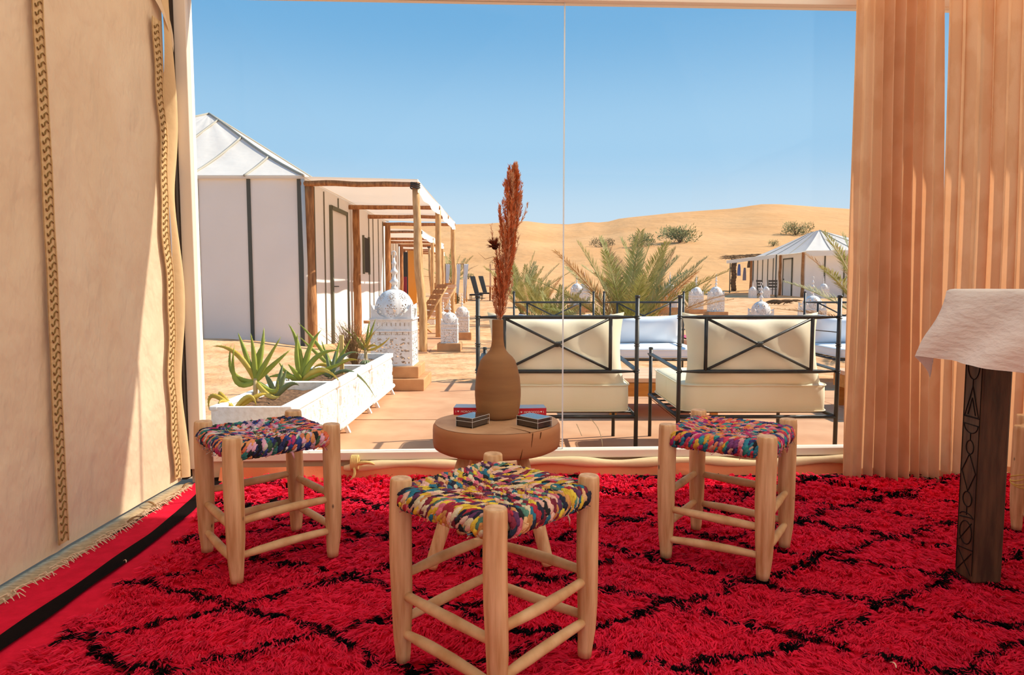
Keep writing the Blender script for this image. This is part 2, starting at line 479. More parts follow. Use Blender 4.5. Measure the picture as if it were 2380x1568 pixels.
# loose wavy edge of the canvas beside the window and the folded flap over its head
mb = MB()
def edge(u, v):
    z = .02 + 2.2 * v
    y = 3.03 + .060 * u + .012 * math.sin(z * 9) * u
    x = -1.545 + .03 * math.sin(u * PI) + .012 * math.sin(z * 7 + u * 3)
    return (x, y, z)
mb.grid(edge, 10, 90)
tag(mb.build('trim_3', M('cream_edge_canvas', '#e6c595', .9, bump=.3, bscale=20, bdist=.01, trans=.15), smooth=True), 'loose wavy canvas edge tucked beside the frame', kind='structure')
mb = MB()
mb.grid(lambda u, v: (-1.535 + .02 * math.sin(v * 5 + u * 3), 2.90 + .17 * u + .01 * math.sin(v * 9), 2.5 - (.33 + .22 * u * u) * v), 14, 14)
tag(mb.build('trim_4', CANVAS, smooth=True), 'folded canvas flap hanging at the top corner', kind='structure')

# strip of webbing and fringe lying along the foot of the wall
mb = MB()
mb.grid(lambda u, v: (-1.57 + .085 * u + .012 * nz(v * 14, 3) * u, .6 + 2.45 * v, -.016 + .008 * u * (1 - u)), 6, 60)
st = tag(mb.build('floor_webbing', STRAP, smooth=True), 'grey woven webbing strip at the foot of the canvas wall', 'webbing')
mb = MB(); rr = random.Random(4)
for k in range(260):
    y = .9 + 2.1 * rr.random(); x = -1.505 + .03 * rr.random()
    q = rr.uniform(-.9, .9)
    mb.tube([(x, y, -.006), (x + .018 * math.cos(q), y + .018 * math.sin(q), 0), (x + .035 * math.cos(q), y + .03 * math.sin(q), -.012)], [.0022, .0018, .001], 4)
tag(mb.build('fringe', FRINGE, st), kind='stuff')
for k, lab in enumerate(('dry leaf scrap lying at the edge of the sun patch on the webbing', 'dry leaf scrap halfway along the sunlit wall foot', 'dry curled leaf scrap nearest the window corner')):
    mb = MB(); y = 2.50 + .22 * k + rr.uniform(-.02, .02); x = -1.505 + rr.uniform(-.02, .03); q = rr.uniform(0, 3)
    l = rr.uniform(.04, .07)
    mb.tube(bez((x, y, 0), (x + l * .5 * math.cos(q), y + l * .5 * math.sin(q), .02), (x + l * math.cos(q), y + l * math.sin(q), .0), 5), [.003, .006, .007, .006, .004, .001], 5, flat=.4)
    tag(mb.build('dry_straw', DRYG, smooth=True), lab, 'straw', 'dry scraps at the foot of the canvas wall')

mb = MB(); mb.grid(lambda u, v: (-1.6 + 5.1 * u, -2.7 + .03 * math.sin(u * 30), 2.5 * v), 60, 4, keep=lambda u, v: not (.1 < u < .9 and v < .88))
tag(mb.build('wall_back', WALLCAN, smooth=True), 'canvas wall behind out of view, opened wide to let fill light in', kind='structure')  # unseen wall; its opening is widened to brighten the camera side
mb = MB(); mb.grid(lambda u, v: (3.5 + .03 * math.sin(u * 26), -2.7 + 6.0 * u, 2.5 * v), 60, 4)
tag(mb.build('wall_right', WALLCAN, smooth=True), 'sunlit canvas wall on the right side', kind='structure')
mb = MB()
A = [(-1.65, -2.8, 2.45), (3.55, -2.8, 2.45), (3.55, 3.33, 2.45), (-1.65, 3.12, 2.45)]
P1 = (.3, .3, 3.3); P2 = (1.6, .3, 3.3)
mb.add(A + [P1, P2], [(0, 1, 5, 4), (1, 2, 5), (2, 3, 4, 5), (3, 0, 4)])
tag(mb.build('ceiling', ROOFCAN), 'pale unseen tent roof, made sheer to fill the room with light', kind='structure')
mb = MB()
mb.add([(-1.62, wy(-1.62) - .02, 2.235), (3.5, wy(3.5) - .02, 2.235), (3.5, wy(3.5) - .02, 2.5), (-1.62, wy(-1.62) - .02, 2.5)], [(0, 1, 2, 3)])
tag(mb.build('wall_front', WALLCAN), 'canvas strip above the window', kind='structure')

# window: frame, two panes, clear joint
win = empty('window_1', (0, 0, 0), label='wide picture window with white frame and two tall panes', kind='structure')
def wbar(x0, x1, z0, z1, d0=-.03, d1=.035):
    mb = MB(); P = []
    for z in (z0, z1):
        P += [(x0, wy(x0) + d0, z), (x1, wy(x1) + d0, z), (x1, wy(x1) + d1, z), (x0, wy(x0) + d1, z)]
    mb.add(P, [(0, 3, 2, 1), (4, 5, 6, 7), (0, 1, 5, 4), (1, 2, 6, 5), (2, 3, 7, 6), (3, 0, 4, 7)])
    return mb
wbar(-1.530, -1.475, .04, 2.27).build('jamb', FRAME, win, bevel=.003)
wbar(-1.475, 3.45, .075, .113).build('sill', FRAME, win, bevel=.003)
wbar(-1.475, 3.45, 2.222, 2.27).build('header', FRAME, win, bevel=.003)
wbar(-1.553, -1.53, .0, 2.3, -.06, .03).build('frame_gap', DARKGAP, win)
wbar(-1.475, .243, .113, 2.222, -.004, .004).build('pane', GLASS, win)
wbar(.249, 3.45, .113, 2.222, -.004, .004).build('pane', GLASS, win)
wbar(.243, .249, .113, 2.222, -.006, .006).build('glass_joint', M('clear_sealant', (.82, .84, .84), .3, trans=.4), win)
# base under the sill
mb = wbar(-1.53, 3.45, -.03, .075, -.005, .09); tag(mb.build('baseboard_front', M('beige_base', '#d9b795', .8)), 'beige plinth under the window frame', kind='structure')
# rolled canvas flap with tie
roll = empty('rolled_canvas', (0, 0, 0), label='rolled cream canvas flap with a strip tinted by painted rug bounce, lying along the window foot', cat='canvas roll')
mb = MB()
pts = [(x, wy(x) - .045 - .006 * math.sin(x * 5), .055 + .006 * math.sin(x * 3.1 + 1) + (.008 * math.sin(x * 9))) for x in np.linspace(-.80, 1.74, 60)]
mb.tube(pts, [.012] + [.021 + .004 * math.sin(i * .8) for i in range(58)] + [.015], 10)
mb.build('roll', ROLLC, roll, smooth=True)
mb = MB()
mb.grid(lambda u, v: (-1.38 + 3.1 * u, wy(-1.38 + 3.1 * u) - .05 - .028 * (1 - v) + .006 * math.sin(u * 40 + v * 2), -.02 + .072 * v), 90, 5)
mb.build('lower_strip', BOUNCEC, roll, smooth=True)
mb = MB(); kx = at(825, 1075, wy(-.75) - .06)
for k in range(5):
    mb.tube([(kx.x - .014 + .007 * k, kx.y + .02 * math.cos(q), kx.z + .034 * math.sin(q)) for q in np.linspace(-1.2, PI + 1.2, 10)], .006, 6)
mb.tube(bez(kx + Vector((.02, -.02, .0)), kx + Vector((.07, -.04, .02)), kx + Vector((.10, -.03, .0)), 6), [.008, .012, .010, .009, .008, .006, .003], 6)
mb.tube(bez(kx + Vector((.0, -.02, -.02)), kx + Vector((.02, -.05, -.05)), kx + Vector((-.02, -.05, -.08)), 6), .006, 6)
mb.build('tie_knot', M('raffia_tie', '#d9bd78', .8, bump=.5, bscale=90, bdist=.004), roll, smooth=True)

# ------------------------------------------------------------------ rug
rug = empty('rug', (0, 0, 0), label='shaggy red wool rug with black diamond lattice and stripe', cat='rug')
def edge_x(y):  return -1.485 + .02 * math.sin(y * 2.3 + 1) + (-.03 if y > 2.7 else 0) * (y - 2.7) / .4
def stripe_x(y): return float(np.interp(y, [0.5, 1.64, 2.15, 2.4, 2.65, 3.1], [-1.30, -1.312, -1.312, -1.315, -1.332, -1.40]))
def pile_x(y):  return float(np.interp(y, [.5, 1.5, 1.9, 2.2, 2.6, 3.1], [-1.19, -1.18, -1.185, -1.19, -1.235, -1.30]))
Y0, Y1 = .35, 3.135
mb = MB()
mb.grid(lambda u, v: (edge_x(Y0 + (Y1 - Y0) * v) * (1 - u) + 3.1 * u, Y0 + (Y1 - Y0) * v, -.016 + .004 * nz(u * 40, v * 30)), 90, 60)
mb.build('woven_base', RUGB, rug, smooth=True)
mb = MB()
mb.grid(lambda u, v: (stripe_x(Y0 + (Y1 - Y0) * v) + (u - .5) * (.060 + .006 * math.sin(v * 40)), Y0 + (Y1 - Y0) * v, -.008 + .003 * math.sin(PI * u)), 4, 90)
mb.build('black_stripe', RUGK, rug, smooth=True)
mb = MB(); mb.grid(lambda u, v: (-1.3 + 4.4 * u, 3.115 + .05 * v, -.014 + .018 * math.sin(PI * v)), 60, 4)
mb.build('black_end_band', RUGK, rug, smooth=True)

def tufts(rng, n, x0, x1, y0, y1, lmin, lmax, wid, up):
    K = 7; nk = n // K
    P = np.repeat(np.stack([rng.uniform(x0, x1, nk), rng.uniform(y0, y1, nk)], 1), K, 0)
    kang = np.repeat(rng.normal(0, .45, nk), K); klift = np.repeat(rng.normal(0, .16, nk), K); kshade = np.repeat(rng.uniform(.80, 1.10, nk), K)
    P = P + rng.normal(0, .0032, P.shape)
    px_ = np.interp(P[:, 1], [.5, 1.5, 1.9, 2.2, 2.6, 3.1], [-1.19, -1.18, -1.185, -1.19, -1.235, -1.30]) + .018 * np.sin(P[:, 1] * 31) + .012 * np.sin(P[:, 1] * 77)
    sel = P[:, 0] > px_
    P = P[sel]; kang = kang[sel]; klift = klift[sel]; kshade = kshade[sel]
    n = len(P); x, y = P[:, 0], P[:, 1]
    wx = x + .020 * np.sin(y * 9 + 1) + .012 * np.sin(y * 23 + x * 7) + .010 * np.sin(x * 31)
    wyv = y + .018 * np.sin(x * 7 + 2) + .010 * np.sin(x * 19 + y * 5) + .008 * np.sin(x * 53)
    s_ = (wx + 1.13) / .315
    a = (wyv - 1.69) / .34
    d1 = np.abs((a + s_ / 2 + .5) % 1 - .5); d2 = np.abs((a - s_ / 2 + .5) % 1 - .5)
    dist = np.minimum(d1, d2) * .34 * .88
    wv = .0122 + .0055 * np.sin(x * 61 + y * 13) * np.sin(y * 47) + .0025 * rng.standard_normal(n)
    black = (dist < wv) & (rng.random(n) > .05) & (np.sin(x * 83 + 2) * np.sin(y * 71 + 1) > -.80)
    # yarn lies mostly sideways, in loose drifts
    flow = 1.1 * np.sin(x * 5.1 + y * 3.3) + .8 * np.sin(y * 11.7 - x * 4.2) + 1.0 * np.sin(x * 17 + 2) * np.sin(y * 21)
    ang = -PI * .62 + flow * .55 + kang + rng.normal(0, .22, n)
    L = rng.uniform(lmin, lmax, n) * (1 + .25 * np.sin(x * 37) * np.sin(y * 43))
    lift = np.clip(up + klift + rng.normal(0, .10, n) + .22 * np.sin(x * 27 + 1) * np.sin(y * 33), .06, 1.3)
    dx, dy = np.cos(ang), np.sin(ang)
    W = wid * rng.uniform(.7, 1.35, n)
    z0 = np.full(n, -.017)
    roll = rng.normal(0, .5, n)
    V = np.zeros((n, 6, 3)); nxv, nyv = -dy, dx
    def put(i, along, zz, w):
        for k, sg in enumerate((-1, 1)):
            V[:, i + k, 0] = x + dx * along + nxv * w * sg * np.cos(roll)
            V[:, i + k, 1] = y + dy * along + nyv * w * sg * np.cos(roll)
            V[:, i + k, 2] = zz + w * sg * np.sin(roll)
    put(0, 0, z0, W)
    put(2, L * .40 * np.cos(lift * .7), z0 + L * (.22 + .55 * np.sin(lift)), W * 1.1)
    put(4, L * .95 * np.cos(lift), z0 + L * (.12 + .70 * np.sin(lift)), W * .45)
    base = (np.arange(n) * 6)[:, None]
    Fq = np.concatenate([base + np.array([0, 1, 3, 2]), base + np.array([2, 3, 5, 4])], 0).reshape(-1, 4)
    Fq = np.stack([base + np.array([0, 1, 3, 2]), base + np.array([2, 3, 5, 4])], 1).reshape(-1, 4)
    red = np.array((.97, .030, .090)); blk = np.array(hexc('#14100f'))
    shade = (kshade * rng.uniform(.92, 1.08, n))[:, None]
    C = np.where(black[:, None], blk * shade, red * shade * (1 + .06 * np.sin(x * 3 + y * 5))[:, None])
    # stray threads of a lighter pink
    pk = (rng.random(n) < .012) & ~black
    C[pk] = np.array(hexc('#e2566a'))
    C = np.repeat(np.clip(C, 0, 1), 6, 0)
    return V.reshape(-1, 3), Fq, C, black
rng = np.random.default_rng(5)
parts = [tufts(rng, 120000, -1.3, 1.5, 1.02, 2.05, .024, .042, .0017, .24),
         tufts(rng, 72000, -1.35, 2.05, 2.05, 2.85, .028, .044, .0022, .32),
         tufts(rng, 27000, -1.35, 3.0, 2.82, 3.155, .032, .050, .0028, .70),
         tufts(rng, 10000, 1.5, 2.05, 1.4, 2.05, .026, .042, .0026, .28),
         tufts(rng, 14000, 2.05, 3.0, 2.0, 2.85, .028, .044, .0032, .32)]
for nm, want in (('red_pile', False), ('black_pile', True)):
    Vs, Fs, Cs = [], [], []; k = 0
    for V, Fq, C, bk in parts:
        m = np.repeat(bk == want, 6); idx = np.cumsum(m) - 1
        fm = np.repeat(bk == want, 2)
        Vs.append(V[m]); Cs.append(C[m]); Fs.append(idx[Fq[fm]] + k); k += m.sum()
    o = np_mesh(nm, np.concatenate(Vs), np.concatenate(Fs), PILE, rug, np.concatenate(Cs))
    tag(o, kind='stuff')
for k, lab in enumerate(('pale thread at the lower left on the red rug', 'pale thread on the rug right of the nearest stool', 'pale thread on the flat red rug border beside the left stool')):
    rr = random.Random(k + 40); x, y = [(-1.1, 1.45), (.9, 1.5), (-1.25, 2.1)][k]
    q = rr.uniform(0, 3); mb = MB()
    mb.tube(bez((x, y, .012), (x + .012 * math.cos(q), y + .012 * math.sin(q), .022), (x + .024 * math.cos(q + .5), y + .024 * math.sin(q + .5), .012), 5), [.0008, .0016, .0018, .0016, .001, .0005], 5)
    tag(mb.build('lint_thread', M('pale_lint', '#e8c9a8', .9)), lab, 'lint', 'pale threads on the rug')

# ------------------------------------------------------------------ woven stools
SEAT_W = .224
def stool(loc, rz, label, pal, seed, group='woven rag stools on the rug', cords=True):
    rr = random.Random(seed)
    root = empty('woven_stool', (loc[0], loc[1], 0), rz, label, 'stool', group)
    cor = [Vector((SEAT_W * math.cos(q), SEAT_W * math.sin(q), 0)) for q in (PI, 1.5 * PI, 0, .5 * PI)]   # left, front, right, back
    for c in cor:
        mb = MB(); r0 = rr.uniform(.0258, .0278) if seed == 12 else rr.uniform(.0288, .0308); lean = Vector((rr.uniform(-.004, .004), rr.uniform(-.004, .004), 0))
        prof = [(.0, .64), (.02, .69), (.07, .82), (.14, .93), (.25, 1), (.35, 1.0), (.43, .99), (.446, .95), (.45, .86)]
        pts = []; rad = []
        for z, k in prof:
            pts.append(Vector((c.x, c.y, z)) * 1 + lean * (z / .45) + Vector((.0015 * math.sin(z * 17 + seed), .0015 * math.cos(z * 13), 0)) - Vector((c.x, c.y, 0)) * (.012 if z < .05 else 0))
            rad.append(r0 * k)
        mb.tube(pts, rad, 18)
        o = mb.build('leg', STOOLW, root, smooth=False)
        for p in o.data.polygons:
            p.use_smooth = len(p.vertices) == 4
    # side k joins corner k and k+1 : left-front, front-right, right-back, back-left
    hts = [(.165, .068), (.192, .085), (.206, .095), (.215, .108)]
    for k in range(4):
        a, b = cor[k], cor[(k + 1) % 4]
        for h in hts[k]:
            mb = MB(); n = 9; d = (b - a)
            dz = rr.uniform(-.012, .012); bow = rr.uniform(-.006, .006)
            pts = [a + d * t + Vector((0, 0, h + dz * (t - .5) + bow * math.sin(PI * t))) for t in [i / n for i in range(n + 1)]]
            rad = [.0102 + .0036 * math.sin(PI * i / n) + rr.uniform(-.0006, .0006) for i in range(n + 1)]
            mb.tube(pts, rad, 10)
            mb.build('stretcher', PEELED, root, smooth=True)
        mb = MB(); mb.tube([a + Vector((0, 0, .404)), b + Vector((0, 0, .404))], .012, 8)
        mb.build('seat_rail', STOOLW, root, smooth=True)
    # woven seat
    a0 = SEAT_W * math.sqrt(.5)          # half side
    seat = MB()
    seat.grid(lambda u, v: (*(Matrix.Rotation(PI / 4, 2) @ Vector(((u - .5) * 2 * (a0 - .01), (v - .5) * 2 * (a0 - .01)))), .406 - .012 * math.sin(PI * u) * math.sin(PI * v)), 8, 8)
    so = seat.build('seat_pad', M('dark_rag_core', '#4a2a2c', .95), root, smooth=True)
    if not cords: return root
    nst = 18
    def dip(x, y):
        return .014 * math.cos(min(1, abs(x) / a0) * PI / 2) * math.cos(min(1, abs(y) / a0) * PI / 2)
    for k in range(4):
        rot = Matrix.Rotation(-3 * PI / 4 + k * PI / 2, 3, 'Z')
        for i in range(nst):
            t = (i + .5) / nst * 2 - 1
            ty = t * (a0 - .020)
            inner = max(.006, abs(ty) - .003)
            path = []
            path.append(Vector((a0 - .045, ty, .382)))
            path.append(Vector((a0 - .004, ty, .381)))
            for q in (-.9, -.3, .3, .9, 1.4):
                path.append(Vector((a0 + .0215 * math.cos(q) + rr.uniform(-.001, .001), ty, .404 + .0225 * math.sin(q))))
            x = a0 - .012
            while x > inner:
                path.append(Vector((x, ty, .4265 - dip(x, ty) + rr.uniform(-.001, .001))))
                x -= .014
            path.append(Vector((inner, ty, .425 - dip(inner, ty))))
            # walk along the path laying twisted rag lumps
            mb = MB(); seglen = 0; col = rr.choice(pal); run = rr.randint(1, 3)
            th = (a0 * 2 - .03) / nst * .56
            for j in range(len(path) - 1):
                p, q = path[j], path[j + 1]; d = q - p
                if d.length < 1e-4: continue
                m = max(1, int(round(d.length / .0085)))
                for e in range(m):
                    c = p + d * ((e + .5) / m)
                    run -= 1
                    if run <= 0: col = rr.choice(pal); run = rr.randint(1, 3)
                    dd = d.normalized() + Vector((0, .75 if j % 2 == 0 or True else 0, 0)) + Vector((rr.uniform(-.2, .2), rr.uniform(-.2, .2), rr.uniform(-.15, .15)))
                    sh = rr.uniform(.8, 1.15)
                    mb.cur = tuple(min(1, v * sh * .92 + .02) for v in col)
                    mb.blob(rot @ (c + Vector((0, rr.uniform(-.001, .001), rr.uniform(-.0012, .0012)))), rot @ dd, (.0150 * rr.uniform(.85, 1.25), th * rr.uniform(.62, .98)), 6, 3)
            mb.build('rag_cord', RAG, so, smooth=True)
    fz = MB()
    for e in range(620):
        k = rr.randrange(4); rot = Matrix.Rotation(-3 * PI / 4 + k * PI / 2, 3, 'Z')
        if rr.random() < .45:
            ty = rr.uniform(-1, 1) * (a0 - .02); p = Vector((a0 + .02, ty, .395 + rr.uniform(-.016, .02))); d = Vector((rr.uniform(.2, 1), rr.uniform(-1, 1), rr.uniform(-1.2, .3)))
        else:
            x = rr.uniform(.02, a0); ty = rr.uniform(-x, x); p = Vector((x, ty, .430 - dip(x, ty))); d = Vector((rr.uniform(-1, 1), rr.uniform(-1, 1), rr.uniform(.2, .9)))
        d = d.normalized() * rr.uniform(.006, .019)
        fz.cur = tuple(min(1, c * 1.1 + .08) for c in rr.choice(pal))
        w = Vector((-d.y, d.x, 0)); w = (w.normalized() if w.length > 1e-6 else Vector((1, 0, 0))) * .00042
        fz.add([rot @ (p - w), rot @ (p + w), rot @ (p + d + w * .4 + Vector((0, 0, rr.uniform(-.003, .003)))), rot @ (p + d - w * .4)], [(0, 1, 2, 3)])
    tag(fz.build('rag_fuzz', RAG, so), kind='stuff')
    # a torn rag end hanging loose
    mb = MB(); mb.cur = pal[2]
    k = 1; rot = Matrix.Rotation(-3 * PI / 4 + k * PI / 2, 3, 'Z')
    ty = rr.uniform(.0, .06)
    mb.tube([rot @ Vector((a0 + .014, ty, .385)), rot @ Vector((a0 + .018, ty + .004, .372)), rot @ Vector((a0 + .016, ty + .008, .355))], [.007, .006, .001], 6, flat=.4)
    mb.build('loose_rag_end', RAG, so, smooth=True)
    return root
H = hexc
PAL_L = [H('#1d2452'), H('#e8714a'), H('#d9a0b4'), H('#16161d'), H('#2a3f8a'), H('#2f7f78'), H('#e0835f'), H('#c9a9bf'), H('#d8cfc0'), H('#c2366f'), H('#262b5c'), H('#e5955a'), H('#3a5a3c')]
PAL_F = [H('#141214'), H('#d9ad2c'), H('#e3b3a0'), H('#1f6f86'), H('#7c1630'), H('#d8697a'), H('#dccaa6'), H('#e3c23c'), H('#1a1c33'), H('#c98a4a'), H('#5d2a55'), H('#e2b27e'), H('#4f7d6b'), H('#b01e35')]
PAL_R = [H('#c8324c'), H('#b3206a'), H('#e08f9a'), H('#2a7d94'), H('#e2703f'), H('#2a2f6b'), H('#dca83a'), H('#d8a48e'), H('#7f3a78'), H('#d4405a'), H('#2f8f86'), H('#e58a5e'), H('#1a1620')]
stool((-.822, 2.203), -.092, 'wooden stool with navy, orange and lilac rag seat beside the canvas wall', PAL_L, 11)
stool((-.042, 1.562), .049, 'nearest wooden stool, its rag seat black, mustard and pink, before the stump table', PAL_F, 12)
stool((.733, 2.221), .199, 'wooden stool with red, magenta and teal rag seat in front of the right armchair', PAL_R, 13)
s4 = stool((2.075, 2.45), .1, 'pale wooden stool mostly cut off by the right picture edge behind the carved table leg', PAL_R, 14, cords=False)
mb = MB()
for k in range(4):
    mb.tube([(-SEAT_W + .029 * math.cos(q), .029 * math.sin(q), .20 + .012 * k + .012 * math.sin(q + k)) for q in np.linspace(0, 2 * PI, 14)], .0025, 5)
mb.build('raffia_string', M('raffia', '#d8b45a', .8), s4, smooth=True)
s4.scale = (.87, .87, .87)

# ------------------------------------------------------------------ stump table with vase, books and card boxes
TC = Vector((-.052, 2.215, 0)); TZ = .452; TR = .212
tab = empty('stump_table', TC, label='round stump table on splayed legs holding the vase', cat='table')
mb = MB(); n = 72
def rim(q): return TR * (1 + .012 * math.sin(q * 2 + 1) + .008 * math.sin(q * 5) - .03 * max(0, math.cos(q - 2.4)) ** 8)
ring = []
prof = [(.93, 0), (.985, .006), (1.0, .02), (1.0, .06), (.995, .074), (.965, .084)]
vs = []
for r, z in prof:
    for k in range(n):
        q = 2 * PI * k / n; vs.append((r * rim(q) * math.cos(q), r * rim(q) * math.sin(q), TZ - .085 + z))
fs = []
for i in range(len(prof) - 1):
    for k in range(n):
        k2 = (k + 1) % n; fs.append((i * n + k, i * n + k2, (i + 1) * n + k2, (i + 1) * n + k))
fs.append(tuple(range(n))[::-1])
mb.add(vs, fs); mb.build('slab', STUMP, tab, smooth=True)
mb = MB(); mb.add([(.966 * rim(2 * PI * k / n) * math.cos(2 * PI * k / n), .966 * rim(2 * PI * k / n) * math.sin(2 * PI * k / n), TZ) for k in range(n)], [tuple(range(n))])
mb.add([(.966 * rim(2 * PI * k / n) * math.cos(2 * PI * k / n), .966 * rim(2 * PI * k / n) * math.sin(2 * PI * k / n), TZ - .0012) for k in range(n)], [])
mb.build('end_grain_top', STUMPTOP, tab)
for q, z0, z1 in ((-1.02, .03, .083), (-1.19, .002, .045), (-.86, .055, .082)):
    mb = MB(); r = rim(q)
    mb.tube([((r - .0015) * math.cos(q + .01 * j), (r - .0015) * math.sin(q + .01 * j), TZ - .085 + z0 + (z1 - z0) * j / 4) for j in range(5)], [.0006, .002, .0024, .002, .0012], 5)
    mb.build('crack', CRACK, tab)
mb = MB(); mb.tube([((TR * (.97 - .13 * j)) * math.cos(-1.02 - .03 * j * j * .3), (TR * (.97 - .13 * j)) * math.sin(-1.02 - .03 * j * j * .3), TZ - .0005) for j in range(5)], [.0022, .002, .0015, .001, .0004], 5)
mb.build('crack', CRACK, tab)
for x, y in ((-.262, 2.085), (.118, 2.108), (-.185, 2.395)):
    mb = MB(); top = Vector((-.052 + (x + .052) * .45, 2.215 + (y - 2.215) * .45, TZ - .075)) - TC; bot = Vector((x, y, 0)) - TC
    d = (bot - top)
    mb.tube([top + d * t for t in (0, .25, .5, .75, .97, 1)], [.020, .022, .023, .022, .021, .019], 14)
    o = mb.build('leg', STOOLW, tab)
    for p in o.data.polygons: p.use_smooth = len(p.vertices) == 4

VC = Vector((-.049, 2.285, TZ)); k = 2.285 / F_PX
vz = lambda y: (1042 - y) / 3.734 * k
prof = [(150, 1042), (172, 1030), (183, 1000), (195, 930), (201, 850), (201, 790), (192, 690), (172, 602), (152, 540), (128, 508), (98, 482), (72, 450), (58, 415), (51, 370), (49, 300), (48.5, 230), (49, 192), (47, 184), (40, 184), (38, 195), (38, 260)]
mb = MB(); mb.lathe([(hw / 3.734 * k, vz(y)) for hw, y in prof], 48, cap=False); 
vase = mb.build('clay_vase', TERRA, smooth=True, loc=VC)
mbf = MB(); mbf.lathe([(.0005, .001), (150 / 3.734 * k, .001)], 48, cap=False); mbf.build('vase_foot', TERRA, vase)
tag(vase, 'tan clay bottle vase standing on the stump table', 'vase')
VTOP = VC.z + vz(184)

# pampas plume
rr = random.Random(77)
root = empty('pampas_plume', (VC.x, VC.y, VC.z + .03), label='tall rust orange pampas plume standing in the clay vase', cat='dried plume')
axis_px = [(1156, 800), (1161, 745), (1170, 690), (1176, 640), (1182, 580), (1187, 520), (1192, 460), (1196, 402)]
ax = [at(x, y, VC.y + .012 * math.sin(i)) - root.location for i, (x, y) in enumerate(axis_px)]
mb = MB(); mb.cur = H('#a8552a'); mb.tube([Vector((0, 0, .0))] + ax, [.0028, .0028, .0026, .0024, .002, .0018, .0015, .001, .0006], 6); mb.build('stem', RUST, root, smooth=True)
def axp(t):
    f = t * (len(ax) - 1); i = min(int(f), len(ax) - 2); return ax[i].lerp(ax[i + 1], f - i)
nbr = 230
Vh = []; Fh = []; Ch = []
for b in range(nbr):
    t = .13 + .87 * (b / nbr) ** .95
    p = axp(min(t, 1)); q = rr.uniform(0, 2 * PI)
    wmax = float(np.interp(t, [.12, .3, .45, .62, .75, .88, 1], [.026, .036, .045, .043, .038, .027, .007]))
    ln = float(np.interp(t, [.12, .5, .8, 1], [.085, .115, .085, .03])) * rr.uniform(.8, 1.2)
    if rr.random() < .03: wmax *= 1.6
    o_ = Vector((math.cos(q), math.sin(q), 0)); out_ = wmax * rr.uniform(.5, 1.05)
    c = bez(p, p + o_ * out_ * .9 + Vector((0, 0, ln * .45)), p + o_ * out_ * .95 + Vector((rr.uniform(-.004, .004), 0, ln)), 10)
    base = rr.choice([H('#f2b284'), H('#e8955f'), H('#da824e'), H('#f8d0ac'), H('#eda26c')])
    for e in range(80):
        s_ = rr.uniform(.05, 1); f = s_ * 10; i = min(int(f), 9); hp = c[i].lerp(c[i + 1], f - i); dr = (c[i + 1] - c[i]).normalized()
        hd = (dr * 1.1 + Vector((rr.uniform(-1, 1), rr.uniform(-1, 1), rr.uniform(-.3, .7))) * .85).normalized() * rr.uniform(.009, .020) * (1.15 - .4 * s_)
        w = hd.cross(Vector((rr.uniform(-1, 1), rr.uniform(-1, 1), rr.uniform(-1, 1)))).normalized() * rr.uniform(.0007, .0014)
        kk = len(Vh); Vh += [hp - w, hp + w, hp + hd * .6 + w * .8, hp + hd, hp + hd * .6 - w * .8]
        Fh.append((kk, kk + 1, kk + 2, kk + 3)); Fh.append((kk, kk + 3, kk + 4, kk)) if False else Fh.append((kk, kk + 2, kk + 3, kk + 4))
        sh = rr.uniform(.75, 1.2); Ch += [tuple(min(1, v * sh) for v in base)] * 5
o = np_mesh('plume_hair', np.array([tuple(v) for v in Vh]), np.array(Fh), RUST, root, np.array(Ch)); tag(o, kind='stuff')

# dried thistle flower
root = empty('dried_thistle', (VC.x - .005, VC.y - .02, VC.z + .03), label='dark dried thistle flower on a thin stem in the clay vase', cat='dried flower')
T = lambda x, y, dy=-.03: at(x, y, VC.y + dy) - root.location
stem = [T(1161, 800, -.005), T(1163, 745, -.012), T(1163, 700), T(1161, 640), T(1158, 610), T(1154, 585)]
mb = MB(); mb.tube([Vector((0, 0, 0))] + stem, [.0015, .0016, .0016, .0014, .0013, .0012, .0012], 6); mb.build('stem', DKRUST, root, smooth=True)
hc = T(1150, 572)
mb = MB(); mb.blob(hc, (0, 0, 1), (.012, .012), 12, 6); mb.build('flower_core', M('thistle_core', '#3a1a10', .9), root, smooth=True)
rr = random.Random(5)
for e in range(70):
    mb = MB(); q = rr.uniform(0, 2 * PI); el = rr.uniform(-.45, 1.1)
    d = Vector((math.cos(q) * math.cos(el), math.sin(q) * math.cos(el), math.sin(el)))
    d = (d + Vector((-.25, 0, .15))).normalized(); ln = rr.uniform(.020, .031)
    mb.tube([hc + d * .006, hc + d * (.006 + ln * .5), hc + d * (.006 + ln) + Vector((0, 0, .002))], [.0022, .0020, .0004], 4, flat=.45)
    mb.build('petal', DKRUST, root)
for pts in ([(1161, 618), (1148, 596), (1128, 602), (1112, 588)], [(1161, 625), (1150, 612), (1140, 608), (1136, 622)], [(1162, 660), (1150, 640), (1153, 618), (1150, 606)], [(1164, 730), (1170, 712), (1168, 690), (1165, 672)], [(1163, 735), (1158, 705), (1168, 684), (1172, 668)], [(1160, 610), (1156, 600), (1143, 606), (1146, 618)]):
    mb = MB(); mb.tube([T(*p) for p in pts], [.0010, .0018, .0014, .0004], 5, flat=.5); mb.build('dry_leaf', DKRUST, root, smooth=True)

